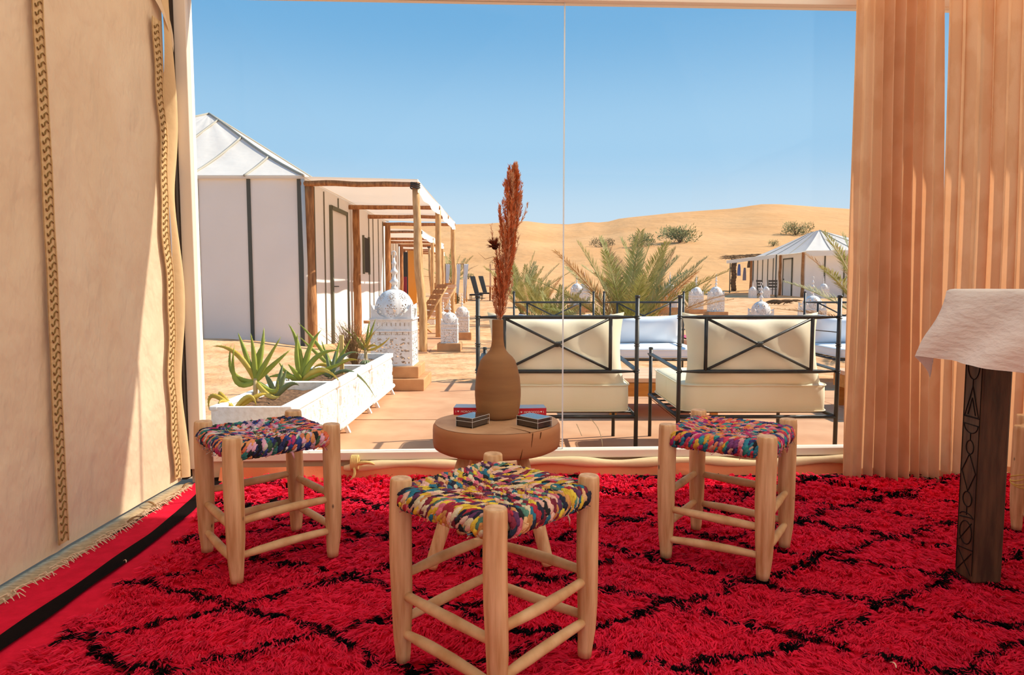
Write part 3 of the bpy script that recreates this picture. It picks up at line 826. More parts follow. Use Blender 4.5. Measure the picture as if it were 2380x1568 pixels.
# acrylic card boxes
def card_box(p0, p1, p2, label):
    p0, p1, p2 = [gp(x, y, TZ) for x, y in (p0, p1, p2)]
    e1 = p1 - p0; rz = math.atan2(e1.y, e1.x)
    L, W, h = .094, .066, .033
    if label.startswith('left'): L, W = .066, .094
    c = p1
    root = empty('card_box', (c.x, c.y, TZ), rz, label, 'card box', 'clear card boxes on the stump table')
    # origin at the front corner p1; runs back along -x (L) and +y (W)
    mb = MB(); mb.bb((-L, 0, .001), (0, W, h)); mb.build('acrylic_shell', ACRYL, root, bevel=.001)
    mb = MB(); mb.bb((-L + .004, .004, .003), (-.004, W - .004, .019)); mb.build('card_deck', CARDS, root)
    mb = MB(); mb.bb((-L + .004, .004, .021), (-.004, W - .004, .030)); mb.build('upper_deck', CARDS, root)
    mb = MB(); mb.bb((-L + .004, .004, .0301), (-.004, W - .004, .0308)); mb.build('top_card', CARDTOP, root)
    mb = MB()
    for z in (.0205, .0325):
        mb.tube([(-L, -.0004, z), (.0004, -.0004, z), (.0004, W, z)], .0007, 4)
    mb.tube([(-L, -.0003, .0), (-L, -.0003, h)], .0007, 4); mb.tube([(0, -.0003, .0), (0, -.0003, h)], .0007, 4); mb.tube([(0, W, .0), (0, W, h)], .0007, 4)
    mb.build('edge_highlight', M('acrylic_edge', '#d8d4cf', .2, spec=.6), root)
card_box((1056, 990), (1098, 996), (1138, 983), 'left clear acrylic card box in front of the vase')
card_box((1187, 985), (1250, 998), (1275, 988), 'right clear acrylic card box in front of the vase')

def text_mesh(s, size):
    cu = bpy.data.curves.new('t', 'FONT'); cu.body = s; cu.size = size; cu.align_x = 'LEFT'; cu.extrude = .0002
    ob = bpy.data.objects.new('t', cu); COL.objects.link(ob)
    bpy.context.view_layer.update()
    me = bpy.data.meshes.new_from_object(ob.evaluated_get(bpy.context.evaluated_depsgraph_get()))
    bpy.data.objects.remove(ob); bpy.data.curves.remove(cu)
    return me
def book(c, rz, label):
    root = empty('red_book', (c[0], c[1], TZ), rz, label, 'book', 'red books on the stump table')
    L, W, h = .105, .072, .026
    mb = MB(); mb.bb((-L / 2 + .002, -W / 2 + .003, .002), (L / 2 - .002, W / 2 - .002, h - .002)); mb.build('pages', PAGES, root)
    mb = MB(); mb.bb((-L / 2, -W / 2, 0), (L / 2, W / 2, .002)); mb.build('back_cover', REDBOX, root)
    mb = MB(); mb.bb((-L / 2, -W / 2, h - .002), (L / 2, W / 2, h)); mb.build('front_cover', COVERB, root)
    mb = MB(); mb.bb((-L / 2, -W / 2 - .001, 0), (L / 2, -W / 2 + .002, h - .0005)); mb.build('spine', REDBOX, root)
    x = -.043
    def heart(x0, s):
        mb = MB(); P = []
        for i in range(20):
            q = 2 * PI * i / 20
            P.append((x0 + s * 16 * math.sin(q) ** 3 / 17, -W / 2 - .0015, .013 + s * (13 * math.cos(q) - 5 * math.cos(2 * q) - 2 * math.cos(3 * q) - math.cos(4 * q)) / 17))
        mb.add(P, [tuple(range(20))]); mb.build('spine_heart', WHITEINK, root)
    for s, x0 in (('I', -.046), ('MOROCCO', -.027), ('I', .041)):
        me = text_mesh(s, .0105); me.materials.append(WHITEINK)
        inst('spine_text', me, root, (x0, -W / 2 - .0013, .0085), (PI / 2, 0, 0))
    heart(-.036, .0036); heart(.034, .0036)
book((-.152, 2.362), -.05, 'red-spined book lying at the left behind the vase')
book((.065, 2.352), .10, 'red-spined book lying at the right behind the vase')

# ------------------------------------------------------------------ curtains
def curtain(name, x0, x1, x0t, x1t, n, label, seed, ybase=-.185, zb=.006):
    rr = random.Random(seed); mb = MB()
    ph = [rr.uniform(-.35, .35) for _ in range(40)]
    def fn(u, v):
        z = zb + (2.36 - zb) * v
        xa = x0 + (x0t - x0) * v; xb = x1 + (x1t - x1) * v
        k = u * n
        w = math.sin(2 * PI * k + ph[int(k) % 40] * math.sin(PI * (k % 1)))
        amp = .034 + .012 * math.sin(u * 9 + seed) - .010 * v
        if u < .16: amp *= .45
        x = xa + (xb - xa) * (u + .006 * math.sin(4 * PI * k))
        y = wy(x) + ybase + amp * w + .008 * math.sin(z * 2.2 + u * 8) + .02 * (1 - v) * math.sin(u * 5)
        zz = z - (.012 * math.sin(u * 14) + .015 * u) * (1 - v)
        return (x, y, zz)
    mb.grid(fn, int(n * 14), 40)
    c = mb.build(name, CURT, smooth=True)
    tag(c, label, 'curtain')
    hem = MB(); hem.grid(lambda u, v: (lambda p: (p[0], p[1] - .0025, p[2] + .001))(fn(u, v * .012)), int(n * 14), 2)
    hem.build('hem', CURT, c, smooth=True)
    return fn
f1 = curtain('curtain', 1.560, 2.015, 1.535, 1.940, 9, 'cream jacquard curtain gathered at the right end of the open view', 3)
f2 = curtain('curtain', 2.022, 3.05, 1.958, 3.05, 15, 'cream jacquard curtain hanging behind the cloth-covered table', 8)
mb = MB(); mb.tube([(1.45, wy(1.45) - .185, 2.372), (3.2, wy(3.2) - .185, 2.372)], .012, 10)
tag(mb.build('curtain_rail', FRAME, smooth=True), 'white curtain rail above the window, behind the top edge', 'rail')

# ------------------------------------------------------------------ carved table with cloth
ct = empty('carved_table', (1.38, 2.10, 0), label='dark carved wooden table under a white cloth at the right edge', cat='table')
def carved_leg(x, y):
    mb = MB(); mb.bb((x, y, 0), (x + .088, y + .085, .86)); lg = mb.build('leg', DKWOOD, ct, bevel=.006)
    X = x - .0006
    yc = y + .0425
    def ln(P, r=.0017):
        m = MB(); m.tube([(X, yc + a, b) for a, b in P], r, 5); m.build('carved_line', GROOVE, lg)
    h = .030
    for s_ in (-1, 1): ln([(s_ * .036, .02), (s_ * .036, .70)], .0012)
    arc = lambda c, r, q0, q1, e=1.0: [(r * math.cos(q), c + r * e * math.sin(q)) for q in np.linspace(q0, q1, 18)]
    ln(arc(.665, h * .85, PI, 2 * PI, 1.7)); ln([(0, .622), (0, .60)])
    ln([(0, .60), (h, .508), (-h, .508), (0, .60)]); ln([(0, .565), (h * .55, .512)]); ln([(0, .565), (-h * .55, .512)])
    ln([(-h * 1.15, .505), (h * 1.15, .505)]); ln([(-h * 1.15, .482), (h * 1.15, .482)])
    ln(arc(.480, h, PI, 2 * PI, .8)); ln([(0, .456), (0, .432)])
    ln(arc(.412, h * .55, 0, 2 * PI, 1.3)); 
    ln([(0, .392), (h, .335), (0, .275), (-h, .335), (0, .392)])
    ln(arc(.250, h * .65, 0, 2 * PI, 1.2)); ln([(0, .228), (0, .200)])
    ln(arc(.192, h, PI * .05, PI * .95, .5)); ln([(-h, .198), (h, .188)]); 
    ln(arc(.145, h * .9, 0, 2 * PI, 1.35)); ln([(-h * .8, .18), (h * .9, .115)])
    ln([(-h * 1.15, .098), (h * 1.15, .090)]); ln([(-h, .088), (h, .018)]); ln([(h, .084), (-h, .018)])
    return lg
carved_leg(.025, -.128); carved_leg(.80, -.128); carved_leg(.025, -1.26); carved_leg(.80, -1.26)
mb = MB(); mb.bb((.0, -1.3, .865), (.92, 0, .888)); mb.build('tabletop', DKWOOD, ct)
mb = MB(); mb.bb((.06, -1.2, .76), (.86, -.09, .865)); mb.build('apron', DKWOOD, ct)
W, D, OV, Z = .92, 1.3, .235, .896
mb = MB()
def cl(u, v):
    a = -OV + (W + 2 * OV) * u; b = -OV + (D + 2 * OV) * v
    ox = min(a, 0) + max(a - W, 0); oy = min(b, 0) + max(b - D, 0)
    cx = min(max(a, 0), W); cy = min(max(b, 0), D)
    d = math.hypot(ox, oy)
    if d == 0: return (cx, cy, Z + .001 * nz(a * 9, b * 9))
    dx, dy = ox / d, oy / d
    corner = abs(dx * dy) * 2
    rnd = min(d, .02)
    fl = .34 - .16 * corner + .05 * math.sin(a * 13 + b * 17)
    outd = rnd * .7 + max(0, d - .02) * fl
    drop = rnd * .4 + max(0, d - .02) * (.95 - .02 * corner)
    wv = .012 * math.sin(a * 21 + b * 19) * min(1, d / .15)
    return (cx + dx * (outd + wv), cy + dy * (outd + wv), Z - drop + .004 * nz(a * 12, b * 12, 4))
mb.grid(cl, 90, 70)
o = mb.build('tablecloth', CLOTH, smooth=True, loc=(1.38, 2.10 - 1.3, 0))
tag(o, 'white linen cloth draped over the carved table', 'tablecloth')

# ------------------------------------------------------------------ iron armchairs
def superbox(mb, c, d, e=.22, nu=28, nv=16, fn=None):
    def p(u, v):
        th = -PI + 2 * PI * u; ph = -PI / 2 + PI * v
        s = lambda a, k: math.copysign(abs(a) ** k, a)
        x = s(math.cos(ph), e) * s(math.cos(th), e); y = s(math.cos(ph), e) * s(math.sin(th), e); z = s(math.sin(ph), e)
        q = Vector((x * d[0] / 2, y * d[1] / 2, z * d[2] / 2))
        if fn: q = fn(q)
        return q + Vector(c)
    return mb.grid(p, nu, nv)
def pillow(mb, w, h, t, T, seed=0):
    def half(sg):
        def p(u, v):
            a = 2 * u - 1; b = 2 * v - 1
            th = t / 2 * (max(0, 1 - abs(a) ** 3.2)) ** .55 * (max(0, 1 - abs(b) ** 3.2)) ** .55
            pin = 1 - .075 * (1 - abs(a)) ** .0 * (1 - b * b) * a * a
            pin2 = 1 - (.20 if b > 0 else .06) * (1 - a * a) * b * b
            wr = .006 * math.sin(a * 9 + b * 4 + seed) * th / t * 2
            return T @ Vector((a * w / 2 * pin, sg * (th + wr), b * h / 2 * pin2))
        return p
    mb.grid(half(1), 26, 20); mb.grid(half(-1), 26, 20)
    return mb
CW = .876
def armchair(mat, name='iron_armchair', st=.17, ph=.45, pz=.640):
    root = empty(name, (0, 0, 0))
    def post(x, y, top, rings):
        mb = MB(); mb.tube([(x, y, 0), (x, y, top)], .0115, 12); mb.build('post', IRON, root, smooth=True)
        po = root.children[-1]
        mb = MB()
        for z in rings:
            for dz in (-.006, .006):
                mb.lathe([(.0115, -.003), (.0165, -.002), (.0165, .002), (.0115, .003)], 12, (x, y, z + dz), cap=False)
        mb.lathe([(.0135, -.012), (.0145, -.008), (.0145, 0), (.0125, .003), (.001, .004)], 12, (x, y, top), cap=False)
        mb.build('post_ring', IRON, po, smooth=True)
    hw = CW / 2
    for s in (-1, 1):
        post(s * hw, 0, .955, (.838, .686, .538)); post(s * hw * .985, .78, .60, (.555,))
    def bar(P, r, n=8):
        mb = MB(); mb.tube(P, r, n); return mb.build('rail', IRON, root, smooth=True)
    for z in (.838, .538):
        bar([(-hw, 0, z), (-hw + .05, 0, z), (-hw + .11, 0, z), (hw - .11, 0, z), (hw - .05, 0, z), (hw, 0, z)], [.004, .007, .011, .011, .007, .004])
    for y in (0, .78):
        bar([(-hw, y, .285), (hw, y, .285)], .0105)
    iw = .292
    for s in (-1, 1):
        mb = MB(); mb.tube([(s * iw, 0, .538), (s * iw, 0, .838)], .010, 10); mb.build('back_upright', IRON, root, smooth=True)
        mb = MB(); mb.tube([(s * iw, 0, .545), (-s * iw, 0, .832)], .0075, 8); mb.build('cross_brace', IRON, root, smooth=True)
        mb = MB(); mb.add([(s * hw - .016, 0, .540), (s * hw + .016, 0, .540), (s * hw + .016, .78, .556), (s * hw - .016, .78, .556), (s * hw - .016, 0, .548), (s * hw + .016, 0, .548), (s * hw + .016, .78, .564), (s * hw - .016, .78, .564)],
               [(0, 3, 2, 1), (4, 5, 6, 7), (0, 1, 5, 4), (1, 2, 6, 5), (2, 3, 7, 6), (3, 0, 4, 7)]); mb.build('armrest', IRON, root)
        bar([(s * hw, 0, .285), (s * hw, .78, .285)], .0105)
    mb = MB()
    for a in (-.010, -.003, .004, .011):
        mb.tube([(a + .013 * math.cos(q) * .6, .013 * math.sin(q), .688 + .014 * math.cos(q)) for q in np.linspace(0, 2 * PI, 10)], .003, 5)
    mb.build('brace_binding', IRON, root, smooth=True)
    for i in range(5):
        bar([(-hw, .13 + .13 * i, .288), (hw, .13 + .13 * i, .288)], .006, 6)
    mb = MB(); superbox(mb, (0, .405, .298 + st / 2), (CW - .05, .76, st), .16, fn=lambda q: q + Vector((0, 0, .008 * math.cos(q.x * 4) * (1 if q.z > 0 else 0))))
    mb.build('seat_cushion', mat, root, smooth=True)
    sc = root.children[-1]
    mb = MB()
    for z in (.285 + st, .312):
        P = []
        for q in np.linspace(0, 2 * PI, 64):
            e = .16; c_, s_ = math.cos(q), math.sin(q)
            P.append(((CW - .045) / 2 * math.copysign(abs(c_) ** e, c_), .405 + .382 * math.copysign(abs(s_) ** e, s_), z))
        mb.tube(P, .0035, 5, cap=False)
    mb.build('piping', mat, sc, smooth=True)
    T = Matrix.Translation((0, .115, pz)) @ Matrix.Rotation(R(-11), 4, 'X')
    mb = MB(); pillow(mb, CW - .09, ph, .19, T); bc = mb.build('back_cushion', mat, root, smooth=True)
    return root
def place_chair(root, x, y, rz, label, group):
    root.location = (x, y, GROUND); root.rotation_euler = (0, 0, rz)
    tag(root, label, 'armchair', group)
chA = armchair(CUSHC)
YR = 3.66
place_chair(chA, (1296 - 1190) / F_PX * YR, YR, 0, 'iron armchair with cream cushions seen from behind, behind the vase', 'cream iron armchairs by the window')
# two loose tie tapes hanging under its seat
for (a, b, c) in (((1340, 985), (1343, 1000), (1352, 1012)), ((1364, 968), (1392, 985), (1401, 1038))):
    P = [at(x, y, YR + .02) - Vector(chA.location) for x, y in (a, b, c)]
    mb = MB(); mb.tube(bez(P[0], P[1] + Vector((.01, 0, .0)), P[2], 8), [.006] * 9, 6, flat=.35); mb.build('cushion_tie', CUSHC, chA, smooth=True)
chB = copy_tree(chA)
for c in list(chB.children):
    if c.name.startswith('cushion_tie'): bpy.data.objects.remove(c, do_unlink=True)
place_chair(chB, (1766 - 1190) / F_PX * YR, YR, 0, 'iron armchair with cream cushions seen from behind, beside the curtain', 'cream iron armchairs by the window')
chW = armchair(CUSHW, st=.10, ph=.33, pz=.555)
YF = 7.35
for i, (px_, lab) in enumerate(((1287, 'iron armchair with white cushions facing the window, left of the far three'), (1496, 'iron armchair with white cushions facing the window, in front of the big palm'), (1962, 'iron armchair with white cushions facing the window, half hidden by the curtain'))):
    c = chW if i == 0 else copy_tree(chW)
    place_chair(c, (px_ - 1190) / F_PX * YF, YF, PI, lab, 'white iron armchairs across the terrace')
# low wooden tables between the chairs
def low_table(x0, x1, y0, y1, label):
    root = empty('low_table', ((x0 + x1) / 2, (y0 + y1) / 2, GROUND), label=label, cat='table')
    w, d = x1 - x0, y1 - y0
    n = 4
    for k in range(n):
        mb = MB(); mb.bb((-w / 2, -d / 2 + d / n * k + .004, .275), (w / 2, -d / 2 + d / n * (k + 1) - .004, .31)); mb.build('plank', PINKW, root, bevel=.004)
    for y in (-d / 2 + .01, d / 2 - .01):
        mb = MB(); mb.bb((-w / 2 + .02, y - .012, .17), (w / 2 - .02, y + .012, .272)); mb.build('apron', ORANGEW, root)
    for sx in (-1, 1):
        mb = MB(); mb.bb((sx * (w / 2 - .02) - .012, -d / 2 + .02, .17), (sx * (w / 2 - .02) + .012, d / 2 - .02, .272)); mb.build('apron', ORANGEW, root)
        for sy in (-1, 1):
            mb = MB(); mb.bb((sx * (w / 2 - .06) - .025, sy * (d / 2 - .05) - .025, 0), (sx * (w / 2 - .06) + .025, sy * (d / 2 - .05) + .025, .27)); mb.build('leg', ORANGEW, root)
low_table(.72, 1.62, 5.05, 5.75, 'low wooden table with orange apron between the facing armchairs')
low_table(2.75, 3.7, 5.0, 5.7, 'low wooden table with pale planks just left of the curtain')

# ------------------------------------------------------------------ planters
pl_label = ['white carved planter box nearest the window', 'white carved planter box in the middle of the row', 'white carved planter box at the far end of the row']
rr = random.Random(9)
PX0, PX1 = -1.555, -1.15
for k in range(3):
    y0 = 3.46 + .955 * k; y1 = y0 + .945
    xo = -.012 * (2 - k)
    root = empty('planter_box', (PX0 + xo, y0, GROUND), label=pl_label[k], cat='planter', group='white planter boxes outside the window')
    W_, L_ = PX1 - PX0, y1 - y0
    zb, zt = .055, .375
    def wallp(a, b):
        mb = MB(); mb.bb(a, b); return mb
    wallp((0, 0, zb), (.03, L_, zt)).build('side_panel', PLANT, root)
    wallp((.03, 0, zb), (W_ - .03, .03, zt)).build('end_panel', PLANT, root)
    wallp((.03, L_ - .03, zb), (W_ - .03, L_, zt)).build('end_panel', PLANT, root)
    wallp((W_ - .03, 0, zb), (W_, L_, zt)).build('side_panel', PLANT, root)
    # carved front in two relief panels
    for (a, b) in ((.02, L_ * .55 - .008), (L_ * .55 + .008, L_ - .02)):
        mb = MB(); ny = int((b - a) / .0065); 
        def rel(u, v, a=a, b=b):
            y = a + (b - a) * u; z = zb + .035 + (zt - .05 - zb - .035) * v
            e = min(u, 1 - u, v, 1 - v)
            s_ = 1 if e > 1e-6 else 0
            n_ = nz(y * 55 + k * 9, z * 20, 3)
            h = .010 * s_ + s_ * (.007 if n_ > .05 else -.004 if n_ < -.22 else 0)
            return (W_ + h, y, z)
        mb.grid(rel, ny, 44); mb.build('carved_panel', PLANT, root)
    wallp((W_ - .045, -.003, zt - .035), (W_ + .020, L_ + .003, zt + .004)).build('top_rim', PLANT, root, bevel=.006)
    wallp((-.010, -.003, zt - .02), (.035, L_ + .003, zt + .004)).build('top_rim', PLANT, root, bevel=.006)
    mb = MB(); mb.tube([(W_ + .012, -.01, zb + .012), (W_ + .012, L_ + .01, zb + .012)], .022, 10); mb.build('bottom_moulding', PLANT, root, smooth=True)
    for yy in (.14, L_ - .10):
        mb = MB(); mb.add([(W_ - .01, yy - .02, .055), (W_ + .02, yy - .02, .055), (W_ + .045, yy - .015, 0), (W_ + .02, yy - .015, 0), (W_ - .01, yy + .02, .055), (W_ + .02, yy + .02, .055), (W_ + .045, yy + .015, 0), (W_ + .02, yy + .015, 0)],
            [(0, 1, 2, 3), (7, 6, 5, 4), (0, 4, 5, 1), (1, 5, 6, 2), (2, 6, 7, 3), (3, 7, 4, 0)]); mb.build('foot', PLANT, root)
        mb = MB(); mb.bb((.03, yy - .02, 0), (.07, yy + .02, .06)); mb.build('foot', PLANT, root)
    mb = MB(); mb.grid(lambda u, v: (.03 + (W_ - .06) * u, .03 + (L_ - .06) * v, .325 + .012 * nz(u * 9 + k, v * 20)), 10, 24); mb.build('soil', SOIL, root, smooth=True)
    mb = MB(); mb.bb((.03, .03, zb), (W_ - .03, L_ - .03, zb + .02)); mb.build('base_board', PLANT, root)
SZ = GROUND + .33
def leaf(mb, base, mid, tip, w, fl=.42, n=9, up=None):
    P = bez(base, mid, tip, n)
    rad = [w * (.75 + .35 * math.sin(min(1, i / n * 1.6) * PI * .6)) * (1 - (i / n) ** 2.2) + .0006 for i in range(n + 1)]
    mb.tube(P, rad, 7, flat=fl, up=up)
    for i in range(2, n):
        a = P[i]; d = (P[min(i + 1, n)] - P[i - 1]).normalized(); sd = d.orthogonal().normalized()
    return mb
def aloe(base, leaves, label, stem_h, mats=(ALOE, ALOEY), group='aloes in the white planters', w=.020):
    root = empty('aloe_plant', base, label=label, cat='aloe', group=group)
    mb = MB(); mb.tube([(0, 0, -.03), (0, 0, stem_h * .6), (.002, 0, stem_h)], [.016, .015, .012], 8); mb.build('stem', M('aloe_stem', '#c2a878', .8), root, smooth=True)
    for (mx, tx, tz, dy, yel, mz) in leaves:
        mb = MB(); b = Vector((0, 0, stem_h * .85)); t = Vector((tx, dy, tz)); m = Vector((mx, dy * .4, mz))
        leaf(mb, b, m, t, w, up=Vector((0, 1, 0)))
        lf = mb.build('leaf', mats[yel], root, smooth=True)
        sp = MB(); P = bez(b, m, t, 12)
        for i in range(3, 12):
            d = (P[i + 1 if i < 12 else i] - P[i - 1]).normalized(); n_ = Vector((0, 1, 0)).cross(d).normalized()
            for sg in (-1, 1):
                r_ = w * .85 * (1 - (i / 12) ** 2.2); q = P[i] + n_ * sg * r_
                sp.add([q - d * .003, q + d * .003, q + n_ * sg * .005 + d * .002], [(0, 1, 2)])
        sp.build('leaf_teeth', ALOEY, lf)
    return root
def pxl(base_px, Yd, pts):
    """leaf table from tip offsets in metres"""
    return pts
b = at(595, 935, 3.95); b.z = SZ
aloe((b.x, b.y, SZ), [(-.17, -.10, .34, -.04, 0, .02), (-.20, -.15, .33, .03, 0, .10), (-.07, -.12, .40, .06, 0, .30), (.0, -.02, .40, .0, 0, .28), (-.03, .05, .36, .05, 0, .22), (.05, .16, .38, .0, 0, .20), (.09, .20, .30, .05, 0, .20), (.16, .15, .14, -.05, 0, -.02), (.10, .18, .04, -.10, 1, -.01), (-.10, -.26, .32, .03, 1, .34), (.04, .03, .43, .08, 0, .3)],
     'tall green aloe with toothed upright leaves in the nearest planter', .13, w=.017)
b = at(702, 905, 4.55)
aloe((b.x, b.y, SZ), [(.0, -.10, .42, .05, 0, .30), (-.05, -.02, .36, .0, 0, .20), (.03, .13, .38, .05, 0, .28), (.08, .27, .24, .0, 0, .26), (.14, .34, .18, -.08, 0, .10), (.16, .30, .03, -.12, 1, .20), (-.09, -.16, .17, .0, 0, .04), (-.10, -.22, .06, -.05, 0, .10), (.03, .06, .34, .1, 0, .2), (-.03, -.06, .16, -.1, 0, .1)],
     'wide green aloe with arching leaves behind the left stool', .03, w=.020)
b = at(775, 868, 5.1)
aloe((b.x, b.y, SZ), [(-.12, -.28, .40, .05, 0, .26), (-.12, -.26, .30, .0, 0, .16), (-.06, -.11, .26, .08, 0, .14), (.02, .04, .26, .05, 0, .16), (.06, .14, .28, .0, 0, .14), (.10, .2, .12, -.05, 1, .14), (-.08, -.15, .05, -.05, 1, .12)],
     'small green aloe leaning left beside the wooden stake', .05, w=.016)
b = at(850, 838, 5.85)
aloe((b.x, b.y, SZ), [(-.10, -.22, .34, .0, 0, .24), (-.06, -.13, .30, .05, 0, .2), (.02, .03, .38, .05, 0, .3), (.05, .09, .40, .02, 0, .28), (.02, .10, .30, -.05, 1, .2), (.12, .22, .24, .0, 1, .12), (-.14, -.25, .20, .0, 1, .2), (-.1, -.16, .12, -.05, 0, .22), (.06, .14, .14, -.05, 1, .2), (.0, -.05, .26, -.03, 1, .2)],
     'leggy yellow-green aloe in the farthest planter in front of the big lantern', .14, w=.012)
b = at(640, 925, 4.15)
aloe((b.x + .04, b.y - .1, SZ), [(-.05, -.09, .15, .05, 0, .12), (.04, .07, .17, .0, 0, .10), (.1, .16, .08, -.05, 0, .12), (-.1, -.14, .10, .0, 0, .1), (.02, .03, .20, .05, 0, .12)],
     'grey-green agave low between the two front aloes', .0, (AGAVE, AGAVE), 'agaves in the white planters', w=.018)
b = at(775, 872, 4.95)
aloe((b.x - .02, b.y, SZ), [(.02, .04, .23, .05, 0, .14), (.18, .36, -.14, -.12, 0, .16), (-.02, -.04, .22, -.0, 0, .12), (.08, .2, .18, .05, 0, .22), (-.12, -.24, .03, -.05, 0, .1)],
     'blue-grey agave with one long leaf drooping over the planter front', .0, (AGAVE, AGAVE), 'agaves in the white planters', w=.014)
b = at(520, 955, 3.62)
aloe((b.x + .06, b.y, SZ), [(-.12, -.10, .06, .05, 1, .14), (-.16, -.14, -.0, .0, 1, .16), (.10, .12, .02, .0, 1, .14), (-.08, -.04, .03, -.1, 1, .10), (.14, .16, .08, .05, 1, .1)],
     'yellowed drooping aloe at the near end of the planters', .0, (ALOEY, ALOEY), w=.014)
# small round cactus, dried grass clump, wooden stake
b = at(850, 842, 5.72)
root = empty('small_cactus', (b.x, b.y, SZ), label='small ribbed round cactus in the farthest planter', cat='cactus')
mb = MB()
def cact(u, v):
    th = 2 * PI * u; ph = PI * v - PI / 2; r = .045 * (1 + .10 * math.cos(th * 12))
    return (r * math.cos(ph) * math.cos(th), r * math.cos(ph) * math.sin(th), .018 + .030 * math.sin(ph))
mb.grid(cact, 96, 10); mb.build('body', AGAVE, root, smooth=True)
mb = MB(); rr = random.Random(2)
for k in range(12):
    for j in range(4):
        th = 2 * PI * k / 12; ph = .1 + .35 * j; p = Vector((.05 * math.cos(ph) * math.cos(th), .05 * math.cos(ph) * math.sin(th), .018 + .032 * math.sin(ph)))
        mb.tube([p, p * 1.25 + Vector((0, 0, .006))], [.0012, .0003], 4)
mb.build('spines', PAGES, root)
b = at(826, 842, 5.55)
root = empty('dried_grass_clump', (b.x, b.y, SZ), label='brown dried grass clump rising behind the planter stake', cat='dry grass')
mb = MB(); rr = random.Random(3)
for k in range(170):
    a = rr.gauss(-.10, .10); c = rr.uniform(-.08, .08); h = rr.uniform(.22, .40)
    P = bez((rr.uniform(-.015, .015), rr.uniform(-.015, .015), 0), (a * .35, c * .4, h * .6), (a * 1.0 + .1 * (rr.random() < .3), c, h), 6)
    mb.tube(P, [.0016, .0016, .0015, .0013, .0011, .0009, .0005], 3, cap=False)
    for e in range(5):
        q = P[3 + e % 4]; d = Vector((rr.uniform(-1, 1), rr.uniform(-1, 1), rr.uniform(.2, 1.4))).normalized() * rr.uniform(.015, .032)
        w_ = d.orthogonal().normalized() * .0016
        mb.add([q - w_, q + w_, q + d], [(0, 1, 2)])
tag(mb.build('grass_blades', DRYG, root), kind='stuff')
b = at(795, 868, 5.2)
mb = MB(); mb.bb((-.016, -.010, -.03), (.016, .010, .30)); o = mb.build('wooden_stake', M('stake_pine', '#d9b878', .8, '#c9a565', scale=5, stretch=(8, 8, 1)), loc=(b.x, b.y, SZ), bevel=.002)
tag(o, 'pale wooden stake stuck upright in the planter', 'stake')

# ------------------------------------------------------------------ pierced lanterns
def hole_panel(u, v):
    # returns True to keep metal
    if u < .05 or u > .95 or v < .04 or v > .975: return True
    if v > .80:
        k = (u * 9) % 1 - .5; d = (v - .90) / .05
        return not (abs(k) < .17 and abs(d) < .8 and abs(k) * 3 + abs(d) * .6 < .75)
    if v > .76: return True
    if v > .64:
        k = (u * 7) % 1 - .5; d = (v - .70) / .045
        return not ((abs(k) < .12 and abs(d) < .8) or (.26 < abs(k) < .42 and .3 < abs(d) < .75))
    if v > .60: return True
    x, y = (u - .5) * 2, (v - .32) / .28
    r = math.hypot(x, y * 1.0); a = math.atan2(y, x)
    k = (a / (2 * PI) * 12) % 1 - .5
    if .20 < r < .42 and abs(k) * r < .045: return False
    if .48 < r < .58 and abs(k) > .22: return False
    k8 = (a / (2 * PI) * 8 + .5) % 1 - .5
    if .62 < r < .92 and abs(k8 + .25 * (r - .75)) * r * .8 < .075: return False
    k16 = (a / (2 * PI) * 16) % 1 - .5
    if .98 < r < 1.12 and abs(k16) < .22: return False
    if r > 1.16:
        xx, yy = (u * 9) % 1 - .5, (v * 9) % 1 - .5
        return xx * xx + yy * yy > .06
    return True
def hole_dome(u, v):
    # u: 8 gores round, v bottom..top
    g_ = (u * 8) % 1
    if g_ < .10 or g_ > .90 or v < .06 or v > .93: return True
    x = (g_ - .5) * 2.0
    for vc, R_ in ((.27, .62), (.62, .46)):
        y = (v - vc) / .17
        r = math.hypot(x, y * .9); a = math.atan2(y, x); k = (a / (2 * PI) * 12) % 1 - .5
        if .30 * R_ / .62 < r < .62 * R_ / .62 and abs(k) * r < .095: return False
        if .75 * R_ / .62 < r < .92 * R_ / .62 and abs(k) > .32: return False
    return True
